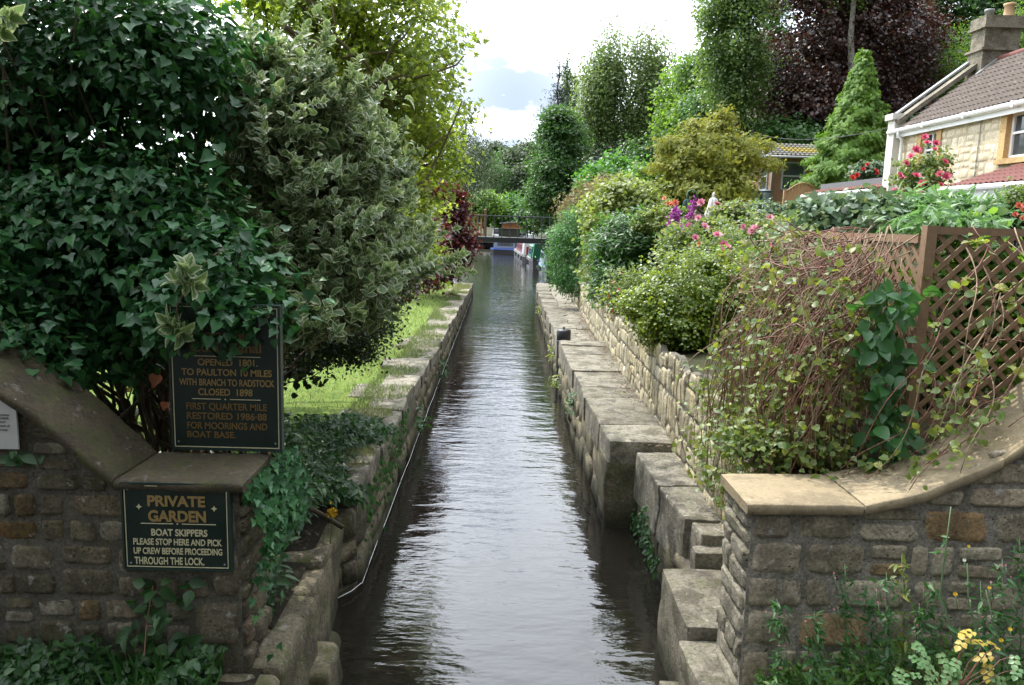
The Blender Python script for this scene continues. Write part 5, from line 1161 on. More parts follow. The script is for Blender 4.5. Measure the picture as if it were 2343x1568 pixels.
# ---- trees behind --------------------------------------------------
def T_(name, label, ells, n, per, spread, size, tm, mat, base, seed, tr, **k): return plant(name, label, 'tree', ells, n, per, spread, size, tm, mat, base, seed, part='crown', trunk=tr, **k)
def gp(px, py, Y): q = P(px, py, Y); return (q.x, Y, q.z)
BG = 'trees beyond the garden'
T_('silver_birch', 'left of the two tall silver birches with drooping twigs against the sky', [ell(1390, 180, 48, 85, 70), ell(1365, 260, 48, 90, 69), ell(1405, 300, 45, 80, 70), ell(1370, 350, 45, 60, 69), ell(1350, 220, 30, 60, 70)], 1250, 24, .40, .25, T_DIA, 'birch_leaf', gp(1385, 400, 70), 61, dict(r=.2, n=50, frac=.3, limb=.3, twig=.02, top=.6), bark='bark_pale', droop=1.3, gap=.36, lo=.3, flatz=2.0, rough=.3, group=None)
T_('silver_birch', 'right and taller of the two silver birches, beside the poplar', [ell(1480, 150, 50, 75, 70), ell(1500, 220, 48, 90, 70), ell(1455, 250, 45, 85, 69), ell(1490, 310, 50, 70, 70), ell(1470, 340, 50, 50, 69), ell(1515, 270, 30, 80, 70)], 1400, 24, .40, .25, T_DIA, 'birch_leaf', gp(1475, 400, 70), 62, dict(r=.22, n=55, frac=.3, limb=.3, twig=.02, top=.7), bark='bark_pale', droop=1.3, gap=.36, lo=.3, flatz=2.0, rough=.3)
T_('poplar', 'tall poplar with upright branches rising out of the picture left of the copper beech', [ell(1690, 60, 75, 150, 46), ell(1640, 40, 45, 100, 46), ell(1680, 200, 55, 90, 45.5), ell(1640, 150, 40, 80, 45.5), ell(1700, -120, 80, 150, 46), ell(1715, 130, 35, 120, 45.5)], 1700, 26, .28, .15, T_ROUND, 'poplar_leaf', gp(1697, 330, 46), 63, dict(r=.34, n=60, frac=.2, limb=.25, twig=.015, top=.9), bark='bark', gap=.42, lo=.25, flatz=1.6, rough=.38)
T_('copper_beech', 'huge dark copper beech dominating the slope behind the conifer', [ell(1880, 130, 150, 170, 50), ell(1810, 230, 100, 110, 48), ell(1990, 130, 130, 190, 52), ell(1900, -60, 150, 150, 51), ell(1860, 270, 110, 70, 47), ell(2000, 290, 110, 90, 51), ell(2060, 120, 80, 120, 54)], 2600, 34, .40, .19, T_ROUND, 'beech_leaf', gp(1900, 340, 51), 64, dict(r=.6, n=60, frac=.2, limb=.3, twig=.02), gap=.2, lo=.55, half=True, rough=.3, droop=.4)
T_('pine', 'bare pale trunk of a tall tree standing in front of the copper beech', [ell(1945, -30, 45, 60, 46), ell(1950, -120, 80, 90, 46)], 160, 20, .3, .16, T_DIA, 'mid_leaf', gp(1945, 330, 46), 65, dict(r=.26, n=12, frac=.7, top=.5, lean=.006), bark='bark_pale')
T_('sycamore', 'shadowy green tree at the top right behind the cottage chimney', [ell(2200, 60, 130, 150, 60), ell(2120, 200, 90, 110, 58), ell(2300, 40, 90, 140, 62), ell(2060, 20, 90, 90, 60), ell(2180, 180, 70, 80, 56)], 1400, 22, .5, .28, T_ROUND, 'deep_leaf', gp(2150, 330, 60), 66, dict(r=.5, n=40, frac=.2), gap=.12, lo=.5, half=True)
T_('ash', 'pale green tree right of the copper beech above the cottage roof', [ell(2190, 190, 70, 80, 50), ell(2240, 110, 60, 70, 52), ell(2330, 60, 50, 60, 52), ell(2160, 100, 40, 50, 52)], 420, 24, .36, .2, T_LONG, 'mid_leaf', gp(2200, 330, 50), 67, dict(r=.28, n=30, frac=.3), gap=.35, lo=.4)
T_('sycamore', 'rounded green trees filling the slope between birches and poplar', [ell(1560, 230, 55, 70, 62), ell(1600, 190, 50, 80, 58), ell(1590, 270, 50, 60, 56), ell(1545, 300, 45, 60, 60)], 620, 24, .42, .24, T_ROUND, 'mid_leaf', gp(1570, 390, 60), 68, dict(r=.3, n=30, frac=.2), gap=.15, lo=.4)
T_('holly', 'dark tree in the shade just left of the poplar trunk', [ell(1610, 260, 40, 60, 50), ell(1640, 300, 40, 40, 50)], 240, 22, .3, .16, T_ROUND, 'deep_leaf', gp(1620, 360, 50), 69, dict(r=.2, n=16), lo=.4)
T_('lime', 'bright green tree top between poplar and copper beech', [ell(1765, 80, 30, 90, 58), ell(1755, 180, 30, 70, 58), ell(1770, -30, 40, 70, 58)], 300, 22, .35, .2, T_ROUND, 'lush_leaf', gp(1765, 330, 58), 70, dict(r=.25, n=16), lo=.4, gap=.2)
T_('laurel_hedge', 'shaded dark hedge along the foot of the slope behind the shed', [ell(1500, 370, 90, 45, 62), ell(1640, 340, 80, 60, 56), ell(1800, 320, 110, 40, 46), ell(1980, 340, 110, 50, 48), ell(2100, 320, 60, 60, 46)], 900, 20, .34, .2, T_ROUND, 'deep_leaf', gp(1640, 400, 56), 71, dict(r=.2, n=10), lo=.5, half=True)
T_('spruce', 'dark spiky spruce left of the birches', [ell(1278, 180, 10, 40, 80), ell(1276, 230, 22, 40, 80), ell(1272, 270, 34, 35, 80), ell(1290, 300, 40, 40, 80)], 330, 24, .32, .24, T_LONG, 'spruce_needle', gp(1280, 400, 80), 72, dict(r=.2, n=30, frac=.2, top=.9), droop=.6, lo=.2, rough=.3, flatz=.4)
T_('slim_poplar', 'taller of two very slim poplars poking up beside the spruce', [ell(1297, 165, 7, 35, 85), ell(1298, 215, 10, 45, 85), ell(1298, 270, 12, 45, 85)], 130, 22, .22, .22, T_DIA, 'poplar_leaf', gp(1298, 400, 85), 73, dict(r=.16, n=10, top=.9), lo=.1, rough=.4, flatz=1.8)
T_('slim_poplar', 'shorter slim poplar between the spruce group and left birch', [ell(1315, 200, 8, 35, 85), ell(1318, 250, 11, 45, 85), ell(1316, 300, 12, 45, 85)], 120, 22, .22, .22, T_DIA, 'birch_leaf', gp(1316, 400, 85), 74, dict(r=.16, n=10, top=.9), lo=.1, rough=.4, flatz=1.8)
T_('sycamore', 'dense dark green sycamore at the canal bend, below the spruce', [ell(1285, 330, 55, 65, 58), ell(1265, 400, 60, 60, 57), ell(1300, 430, 55, 55, 57), ell(1275, 280, 30, 35, 58), ell(1250, 450, 45, 35, 56)], 1100, 24, .34, .19, T_MAPLE, 'deep_leaf', gp(1275, 500, 58), 75, dict(r=.3, n=30), lo=.5, gap=.1)
T_('yew', 'very dark tree filling the gap under the birches', [ell(1400, 390, 70, 50, 66), ell(1340, 400, 50, 50, 64), ell(1460, 380, 60, 40, 68)], 420, 22, .4, .22, T_LONG, 'spruce_needle', gp(1400, 440, 66), 76, dict(r=.3, n=12), lo=.4)
T_('willow', 'grey green willow leaning over the basin left of the bridge', [ell(1040, 330, 60, 70, 75), ell(1075, 400, 60, 70, 72), ell(1020, 420, 60, 80, 74), ell(1100, 350, 26, 40, 74), ell(1060, 270, 30, 30, 76)], 700, 24, .42, .26, T_LONG, 'far_leaf', gp(1050, 530, 75), 77, dict(r=.3, n=30), droop=1.2, lo=.35, gap=.25, flatz=1.3)
T_('far_tree', 'rounded dark green bush on the far quay behind the bridge railing', [ell(1120, 470, 38, 35, 108), ell(1090, 490, 30, 30, 108)], 260, 22, .4, .28, T_ROUND, 'mid_leaf', gp(1115, 520, 108), 78, dict(r=.2, n=8), lo=.4)
T_('far_tree', 'lighter green bush on the far quay right of the dark one', [ell(1170, 480, 30, 35, 112), ell(1150, 500, 25, 25, 110)], 240, 22, .4, .28, T_ROUND, 'lush_leaf', gp(1168, 520, 112), 79, dict(r=.2, n=8), lo=.4)
T_('far_tree', 'grey green spreading tree beyond the basin at the centre', [ell(1195, 420, 30, 45, 120), ell(1180, 380, 35, 40, 125)], 340, 22, .5, .33, T_ROUND, 'far_leaf', gp(1190, 510, 122), 80, dict(r=.2, n=8), lo=.4)
T_('far_tree', 'dark cypress like tree beyond the basin, in front of the hill', [ell(1145, 420, 35, 55, 120), ell(1120, 400, 30, 50, 122)], 340, 22, .5, .33, T_LONG, 'deep_leaf', gp(1140, 510, 120), 81, dict(r=.2, n=8), lo=.4)
T_('far_tree', 'tall rounded tree on the skyline just left of the sycamore', [ell(1205, 370, 30, 45, 140), ell(1215, 440, 25, 60, 130)], 320, 22, .6, .38, T_ROUND, 'far_leaf', gp(1205, 510, 135), 82, dict(r=.2, n=8), lo=.4)
T_('far_tree', 'dark tree right of the hut behind the bridge end', [ell(1215, 490, 30, 40, 90), ell(1240, 480, 30, 40, 80)], 300, 22, .42, .25, T_ROUND, 'deep_leaf', gp(1225, 530, 85), 83, dict(r=.2, n=8), lo=.4)
# trees left of the basin, mostly hidden
T_('alder', 'dark alder behind the yellow green tree on the left bank', [ell(900, 380, 90, 140, 45), ell(960, 480, 60, 70, 46), ell(780, 350, 120, 160, 42)], 700, 22, .4, .22, T_ROUND, 'deep_leaf', gp(880, 560, 45), 84, dict(r=.3, n=20), lo=.5, half=True)
# wooded hill: reads as one mass
def woods():
    rs = rnd(90); ns = 420; cx = rs.uniform(-330, 300, ns); cy = rs.uniform(150, 400, ns); C = []
    E = []
    for x, y in zip(cx, cy):
        z = -1+max(0, y-160)*.075*(1+.35*math.sin(x*.013+1.1)+.25*math.sin(x*.031)); h = rs.uniform(5, 9); E.append((np.array([x, y, z+h*.6]), np.array([h*.75, h*.7, h*.8])))
    cen, out, _ = clusters(E, 9000, rs, .75, 0, 1.5, .2, None, True)
    o = leaves('woodland', T_ROUND, cen, out, 7, 1.0, 1.1, LM['far_leaf'], None, rs); tag(o, kind='stuff')
woods()
for i, (px, pt, pb, Y, lab) in enumerate(((1135, 330, 400, 190, 'rounded tree crown on the skyline above the canal'), (1085, 335, 420, 180, 'low tree crown on the skyline left of the gap'), (1160, 350, 420, 170, 'dark pointed tree below the skyline at the centre'))):
    T_('far_tree', lab, [ell(px, (pt+pb)/2, 24-4*(i == 2), (pb-pt)/2, Y)], 150, 20, .8, .55, T_ROUND, ('far_leaf', 'far_leaf', 'deep_leaf')[i], gp(px, pb+60, Y), 91+i, dict(r=.3, n=4), lo=.4)

# ---- garden --------------------------------------------------------
def B_(name, label, cat, ells, n, per, spread, size, tm, mat, seed, **k): return plant(name, label, cat, ells, n, per, spread, size, tm, mat, None, seed, **k)
T_CON = compose(T_LONG, [(rotz(a)*s, (0, y, 0)) for a, s, y in ((0, .8, .3), (.6, .6, .1), (-.6, .6, .1), (.5, .5, .4), (-.5, .5, .4), (.75, .5, -.1), (-.75, .5, -.1))])
# cone shaped conifer
def conifer():
    rs = rnd(101); a = P(1978, 118, 33); b = P(1945, 430, 33); r = empty('conifer', (b.x, 33, zg(b.x, 33)), 'bright green cone shaped conifer with a drooping tip beside the shed', 'tree')
    n = 3600; f = rs.uniform(size=n)**.62; ang = rs.uniform(0, 6.283, n); lob = 1+.2*np.sin(ang*5+f*24)+.2*np.sin(ang*3-f*40)+.12*np.sin(ang*7+f*70)
    rad = (.03+1.75*f**1.05)*lob*np.sqrt(rs.uniform(.55, 1, n)); ax = np.array(a)+(np.array(b)-np.array(a))*f[:, None]
    d = np.stack([np.cos(ang), np.sin(ang), 0*ang], 1); p = ax+d*rad[:, None]
    leaves('crown', T_CON, p, d, 7, .09, .17, LM['green_conifer'], r, rs, up=.5, droop=.35, outw=.9, rand=.6)
    mb = MB(); mb.tube(curve_pts((b.x, 33, zg(b.x, 33)), np.array(a)-np.array([0, 0, .2]), 8), [.12, .1, .09, .07, .06, .04, .03, .02], 7); mb.build('trunk', MT['bark'], r, True)
    pt = np.array([a+Vector((.03*k, 0, -.05*k)) for k in range(4)]+[a+Vector((.12+.03*k, 0, -.2-.12*k)) for k in range(4)])
    leaves('tip', T_CON, pt, np.tile([.6, -.2, .1], (8, 1)), 6, .05, .2, LM['green_conifer'], r, rs, droop=1)
conifer()
rg, cg, og = plant('juniper', 'spreading golden yellow conifer left of the shed', 'tree', [ell(1620, 350, 85, 55, 29), ell(1680, 400, 65, 60, 28.5), ell(1570, 410, 60, 55, 28.5), ell(1640, 300, 40, 35, 29), ell(1550, 350, 40, 40, 29), ell(1710, 350, 35, 30, 29), ell(1630, 440, 90, 40, 28.5), ell(1525, 330, 24, 12, 29), ell(1745, 335, 28, 11, 29), ell(1655, 272, 18, 22, 29), ell(1590, 292, 22, 15, 29), ell(1755, 375, 28, 13, 28.5), ell(1505, 385, 24, 14, 28.5), ell(1510, 430, 30, 16, 28.5)], 2600, 9, .13, .13, T_CON, 'golden_conifer', None, 102, part='crown', lo=.55, rough=.4, gap=.12, trunk=dict(r=.12, n=20, frac=.1), up=.4, outw=1.0, droop=-.3)
B_('feathery_bush', 'feathery blue green bush hanging over the far walkway', 'shrub', [ell(1290, 585, 42, 75, 25.5), ell(1300, 640, 34, 40, 25), ell(1310, 530, 42, 50, 26)], 520, 26, .12, .10, T_LONG, 'feathery_leaf', 103, lo=.5, gap=.05, droop=.2)
B_('hebe', 'dark green glossy bush bulging over the middle of the garden wall', 'shrub', [ell(1440, 570, 88, 85, 17.5), ell(1410, 640, 65, 60, 17), ell(1490, 590, 60, 65, 17.5)], 900, 14, .10, .15, T_LONG, 'deep_leaf', 104, lo=.62, gap=.06, up=.9, droop=-.9, outw=.6)
B_('eleagnus', 'tall pale yellow green shrub behind the dark glossy bush', 'shrub', [ell(1400, 480, 60, 60, 20.5), ell(1450, 470, 70, 55, 20.5), ell(1365, 560, 30, 90, 19.5), ell(1500, 480, 40, 45, 20)], 620, 18, .13, .10, T_ROUND, 'light_leaf', 105, lo=.4, gap=.2, rough=.35)
B_('box_bush', 'rounded small leaved bright bush overhanging the pale garden wall', 'shrub', [ell(1585, 685, 150, 95, 10.4, .8), ell(1515, 725, 90, 70, 10.4, .8), ell(1660, 645, 95, 65, 10.6, .8), ell(1600, 745, 110, 60, 10.1, .7), ell(1690, 690, 70, 75, 10.2, .7)], 2300, 18, .055, .042, T_ROUND, 'box_leaf', 106, lo=.66, gap=.15, rough=.28, up=.7)
B_('reddish_grass', 'tall reddish feathery perennials at the far end of the flower bed', 'perennial', [ell(1340, 470, 60, 45, 28), ell(1400, 440, 55, 35, 29), ell(1310, 500, 30, 35, 28)], 420, 16, .15, .15, T_LONG, 'dry_leaf', 107, lo=.3, up=.3, droop=-.6)
B_('elder', 'bright green elder bush below the birches', 'shrub', [ell(1400, 410, 70, 40, 34), ell(1450, 420, 60, 35, 33), ell(1365, 430, 40, 35, 33)], 520, 18, .18, .15, T_ROUND, 'lush_leaf', 108, lo=.4, rough=.3)
B_('hedge_shrub', 'mid green shrub beside the golden conifer', 'shrub', [ell(1480, 430, 50, 45, 30), ell(1520, 460, 45, 40, 29)], 300, 18, .16, .13, T_ROUND, 'mid_leaf', 109, lo=.4, rough=.3)
B_('fuchsia', 'straggly fuchsia with red drop flowers hanging over the wall', 'shrub', [ell(1430, 650, 55, 40, 15), ell(1400, 680, 30, 40, 15), ell(1480, 640, 50, 35, 14.5), ell(1420, 710, 18, 40, 14.8)], 190, 12, .08, .06, T_DIA, 'rose_leaf', 110, lo=.2, stems=45, stemr=.006, droop=.4)
rs = rnd(111)
f = bpy.data.objects['fuchsia']
c = np.concatenate([np.array([P(1425+rs.normal()*18, 700+rs.normal()*35, 14.6) for _ in range(34)]), np.array([P(1440+rs.normal()*35, 650+rs.normal()*15, 14.7) for _ in range(14)])])
instance('flowers', T_LONG, c, frames(rs.normal(size=(len(c), 3)), np.tile([0, 0, -1.], (len(c), 1))+rs.normal(size=(len(c), 3))*.2), .11, LM['red_petal'], f, rs)
# rose bed
def rose(label, px, py, rx, ry, Y, mat, flowers, fm, fs, seed, leaf='rose_leaf', n=240, name='rose_bush'):
    r, cen, out = plant(name, label, 'rose bush', [ell(px, py, rx, ry, Y, .8)], n, 14, .075, .05*Y/12, T_ROUND, leaf, None, seed, stems=26, stemr=.008, lo=.35, rough=.35, gap=.1)
    rs = rnd(seed+500); up = [i for i in range(len(cen)) if out[i, 2] > -.2 and out[i, 1] < .5]
    if flowers:
        if isinstance(flowers, int): c = cen[rs.choice(up, min(flowers, len(up)), replace=False)]+np.array([0, -.08, .07])
        else: c = np.array([P(x, y, Y-.75) for x, y in flowers]); fs *= 1.25
        blossoms('flowers', c, fs, fm, r, seed)
    return r
rose('rose bush with big pale pink double flowers in the middle of the bed', 1660, 580, 75, 50, 12, None, [(1663, 568), (1658, 575), (1667, 572), (1660, 582), (1655, 562), (1672, 577), (1610, 520), (1590, 545), (1700, 555), (1640, 540), (1625, 600), (1718, 610)], 'pink_petal', .10, 121)
rose('rose bush with soft pink flowers behind the first one', 1740, 540, 80, 45, 13, None, [(1727, 524), (1720, 530), (1733, 520), (1755, 545), (1782, 530), (1790, 522), (1700, 520), (1760, 500)], 'pink_petal', .10, 122)
rose('rose bush with few pink flowers near the folded parasols', 1610, 525, 75, 26, 16, None, [(1604, 465), (1640, 470), (1575, 520), (1598, 500)], 'pink_petal', .13, 123)
rose('rose bush with reddish young leaves by the loosestrife', 1560, 570, 55, 55, 14, None, [(1535, 470), (1545, 465), (1600, 560)], 'orange_petal', .09, 124)
rose('low rose bush near the trellis with hot pink flowers', 1830, 540, 60, 45, 11, None, [(1812, 535), (1840, 540), (1770, 560)], 'hot_pink_petal', .07, 125)
rose('green rose bush filling the bed behind the box bush', 1700, 620, 80, 45, 11.2, None, 5, 'pink_petal', .06, 126, 'lush_leaf')
rose('distant rose bush below the water butts', 1700, 490, 80, 25, 20, None, 4, 'pink_petal', .12, 127)
rose('leafy green clump in front of the boarded fence', 1790, 500, 60, 30, 17, None, 0, None, 0, 128, 'greyish_leaf', name='perennial_clump')
rose('yellow green daylily clump at the bed centre', 1500, 520, 45, 35, 17, None, 0, None, 0, 129, 'light_leaf', name='perennial_clump')
rose('green mixed border plants left of the parasols', 1530, 510, 45, 30, 20, None, [(1530, 468), (1540, 470), (1520, 455)], 'orange_petal', .13, 130, 'rose_leaf', name='perennial_clump')
def loosestrife(label, pts, Y, seed):
    rs = rnd(seed); q = P(pts[0][0], pts[0][1]+70, Y); r = empty('loosestrife', (q.x, Y, zg(q.x, Y)), label, 'flower'); c = []; mb = MB()
    for x, y0, y1 in pts:
        a = P(x, y0, Y); b = P(x+rs.normal()*3-4, y1, Y)
        for k in range(60): c.append(np.array(a.lerp(b, rs.uniform()))+rs.normal(size=3)*.03)
        mb.tube([(q.x+rs.normal()*.1, Y, q.z-.4), b, a], .006, 5)
    c = np.array(c); instance('flowers', T_DIA, c, frames(rs.normal(size=c.shape), rs.normal(size=c.shape)), .07, LM['purple_petal'], r, rs)
    mb.build('stems', flat('green_stalk', (.05, .10, .03), .7), r)
    leaves('foliage', T_LONG, np.array([np.array(P(x+rs.normal()*14, y1+30+rs.uniform(0, 50), Y)) for x, y0, y1 in pts for _ in range(14)]), np.tile([0, -.5, .5], (14*len(pts), 1)), 10, .09, .11, LM['mid_leaf'], r, rs, droop=-.5)
loosestrife('tall purple loosestrife spikes right of the pale shrub', [(1545, 475, 500), (1538, 490, 520), (1551, 485, 515)], 15.5, 131)
loosestrife('thinner purple loosestrife spikes below the green parasol', [(1590, 455, 490), (1582, 475, 510), (1575, 490, 520)], 16, 132)
loosestrife('lowest purple loosestrife beside the dark glossy bush', [(1560, 520, 550), (1550, 535, 560), (1568, 540, 565)], 15, 133)
rr_ = rose('climbing rose with hot pink flowers against the cottage wall', 2118, 405, 66, 66, 20.5, None, [(2115, 315), (2072, 375), (2058, 402), (2065, 410), (2095, 405), (2120, 330), (2137, 345), (2160, 372), (2150, 400), (2165, 405), (2100, 440), (2048, 440), (2046, 450), (2110, 420), (2140, 330), (2095, 345), (2085, 360), (2150, 425)], 'hot_pink_petal', .17, 134, n=210)
rose('scarlet rose bush at the foot of the green conifer', 1990, 395, 45, 20, 30, None, [(1985, 378), (2003, 392), (1960, 402), (2006, 398), (1975, 388), (1950, 408)], 'red_petal', .17, 135, 'greyish_leaf')
rose('coral rose at the right edge above the trellis', 2335, 470, 25, 35, 7, None, [(2330, 472), (2340, 480), (2322, 492), (2338, 500)], 'orange_petal', .05, 136)
# shrubs behind the trellis
B_('buddleia', 'large pale green leafed shrub rising over the trellis top', 'shrub', [ell(2190, 492, 90, 36, 7.2), ell(2120, 480, 55, 32, 7.4), ell(2280, 500, 60, 28, 7.0), ell(2160, 512, 90, 20, 6.2)], 380, 9, .06, .12, T_LONG, 'pale_rose_leaf', 137, lo=.3, rough=.35, up=.5, droop=.2)
B_('garden_shrub', 'dense green leaves seen through the trellis lattice', 'shrub', [ell(2250, 720, 140, 190, 6.2, .35), ell(2040, 760, 120, 190, 7.0, .3), ell(1960, 800, 100, 150, 7.6, .3)], 700, 12, .09, .08, T_ROUND, 'mid_leaf', 138, lo=.2)
B_('clematis', 'grey green leaved climber tumbling over the corner of the trellis', 'climber', [ell(1930, 515, 110, 26, 7.6, .8), ell(1840, 550, 60, 40, 8.0, .8), ell(2030, 508, 60, 20, 6.8, .8), ell(1890, 575, 80, 40, 7.4, .6), ell(1950, 480, 130, 30, 7.6, .8)], 330, 8, .075, .082, T_ROUND, 'greyish_leaf', 139, lo=.3, rough=.35)
# honeysuckle tangle
def honeysuckle():
    rs = rnd(140); r = empty('honeysuckle', (2.5, 6.3, 2), 'tangle of bare reddish honeysuckle stems and yellowish leaves draped over trellis and wall', 'climber')
    mbs = [MB(), MB()]; lp = []
    for k in range(560):
        y = rs.uniform(5.15, 6.9); a = np.array([2.78-rs.uniform(0, .3), y, rs.uniform(2.5, 3.55)]); tgt = np.array([rs.uniform(1.85, 2.45), y+rs.uniform(-.6, .4), rs.uniform(1.15, 2.2)])
        if rs.uniform() < .25: tgt = np.array([a[0]-rs.uniform(.1, .4), y+rs.uniform(-1.2, 1.2), rs.uniform(2.2, 3.4)])
        n = 16; pts = []; bow = rs.uniform(.05, .4); w = rs.normal(size=3)*.12; ph = rs.uniform(0, 6); 
        for i in range(n):
            f = i/(n-1); p = a+(tgt-a)*f; p = p+np.array([-bow*math.sin(math.pi*f)*.8, 0, bow*math.sin(math.pi*f)*.55])+w*math.sin(math.pi*f)+.018*np.array([math.sin(ph+9*f), math.cos(ph+11*f), math.sin(13*f+ph)])
            p[1] = max(p[1], 5.07); pts.append(p)
        rr = rs.uniform(.003, .0062); mbs[0 if rs.uniform() < .55 else 1].tube(pts, [rr*(1-.5*i/(n-1)) for i in range(n)], 4, rs.uniform())
        for i in range(4, n):
            if rs.uniform() < .14: lp.append(pts[i])
    for k in range(16):      # old woody stems climbing the lattice
        a = np.array([rs.uniform(2.35, 2.7), rs.uniform(5.3, 6.9), rs.uniform(1.3, 2.0)]); b = np.array([2.74, a[1]+rs.uniform(-.6, .6), rs.uniform(2.9, 3.55)]); ph = rs.uniform(0, 6)
        mbs[1].tube([a+(b-a)*f+.05*np.array([math.sin(ph+7*f), math.cos(ph+5*f), .4*math.sin(ph+9*f)]) for f in np.linspace(0, 1, 14)], [.013*(1-.5*f) for f in np.linspace(0, 1, 14)], 6, rs.uniform())
    for k in range(26):      # long stems trailing over the coping to the right and along the lattice
        a = np.array([rs.uniform(2.9, 4.0), 5.08, rs.uniform(2.4, 3.6)]); b = np.array([a[0]+rs.uniform(-.8, .4), rs.uniform(4.35, 5.05), rs.uniform(1.5, 2.6)]); b[2] = max(b[2], zcapR(max(0, b[0]-1.58))+.08)
        n = 14; ph = rs.uniform(0, 6); pts = [a+(b-a)*f+np.array([.05*math.sin(ph+6*f), -.22*math.sin(math.pi*f), .12*math.sin(math.pi*f)+.03*math.cos(ph+8*f)]) for f in np.linspace(0, 1, n)]
        mbs[k % 2].tube(pts, [rs.uniform(.003, .006)*(1-.4*i/(n-1)) for i in range(n)], 5, rs.uniform())
        for i in range(4, n):
            if rs.uniform() < .3: lp.append(pts[i])
    mbs[0].build('red_stems', flat('reddish_vine', (.16, .065, .04), .7, .4, 20), r, True); mbs[1].build('dry_stems', flat('dry_vine', (.21, .145, .09), .8, .4, 20), r, True)
    lp = np.array(lp); leaves('foliage', T_ROUND, lp, np.tile([-.5, -.6, .4], (len(lp), 1)), 4, .035, .048, LM['vine_leaf'], r, rs, up=.4, outw=.6, svar=.45)
    n = 260; p = np.stack([rs.normal(size=n)*.12+1.98, rs.uniform(5.1, 7.4, n), rs.uniform(1.2, 2.05, n)], 1)
    p[:, 0] = np.minimum(p[:, 0], np.array([xw(q) for q in p[:, 1]])-.02)
    leaves('low_foliage', T_ROUND, p, np.tile([-.7, -.5, .5], (n, 1)), 3, .04, .042, LM['vine_leaf'], r, rs, up=.4, outw=.8, svar=.45)
    r2 = empty('broad_leaved_plant', (2.68, 5.1, 2.1), 'column of broad dark green leaves climbing the trellis post', 'climber')
    c = np.array([P(2060-rs.uniform(0, 60)+rs.normal()*14, y, 5.02) for y in np.linspace(650, 1060, 46)]); leaves('foliage', T_DOG, c, np.tile([-.3, -.9, .3], (len(c), 1)), 4, .05, .105, LM['broad_leaf'], r2, rs, up=.35, outw=.8, droop=.9, svar=.4)
    mb = MB(); mb.tube([P(2010, 1080, 5.0), P(2025, 900, 5.05), P(2050, 660, 5.05)], .006, 5); mb.build('stem', flat('climber_stem', (.1, .12, .04), .6), r2)
    c = np.array([P(x, y, 4.9) for x, y in ((2000, 1085), (2008, 1060), (1990, 1100), (2015, 1035), (1900, 1110), (1905, 1100), (2240, 560), (2290, 660), (2310, 690), (2230, 545))])
    leaves('loose_leaves', T_DOG, c, np.tile([-.2, -.8, .5], (len(c), 1)), 5, .03, .06, LM['vine_leaf'], r, rs, up=.5, droop=.4)
    # dead leaves lying on the coping
    n = 90; x = rs.uniform(2.3, 3.2, n); p = np.stack([x, 5.0-np.abs(rs.normal(size=n))*.12, np.array([lerp(q, [1.53, 2.24, 2.58, 2.93, 3.3], [1.88, 1.89, 1.975, 2.135, 2.41]) for q in x])+.012], 1)
    o = instance('leaf_litter', T_DIA, p, frames(rs.normal(size=(n, 3))*.3+np.array([-.3, 0, 1]), rs.normal(size=(n, 3))), .04, flat('litter', (.10, .065, .04), .9), None, rs); tag(o, kind='stuff')
honeysuckle()
B_('trailing_weed', 'leafy runners sprawling over the end of the garden wall beside the coping', 'weed', [ell(1800, 1020, 100, 40, 5.25, .6), ell(1720, 1000, 80, 40, 5.5, .8), ell(1900, 1030, 80, 28, 5.12, .5), ell(1840, 985, 90, 30, 5.4, .6)], 190, 6, .06, .045, T_ROUND, 'rose_leaf', 171, lo=.2, stems=90, stemr=.004)
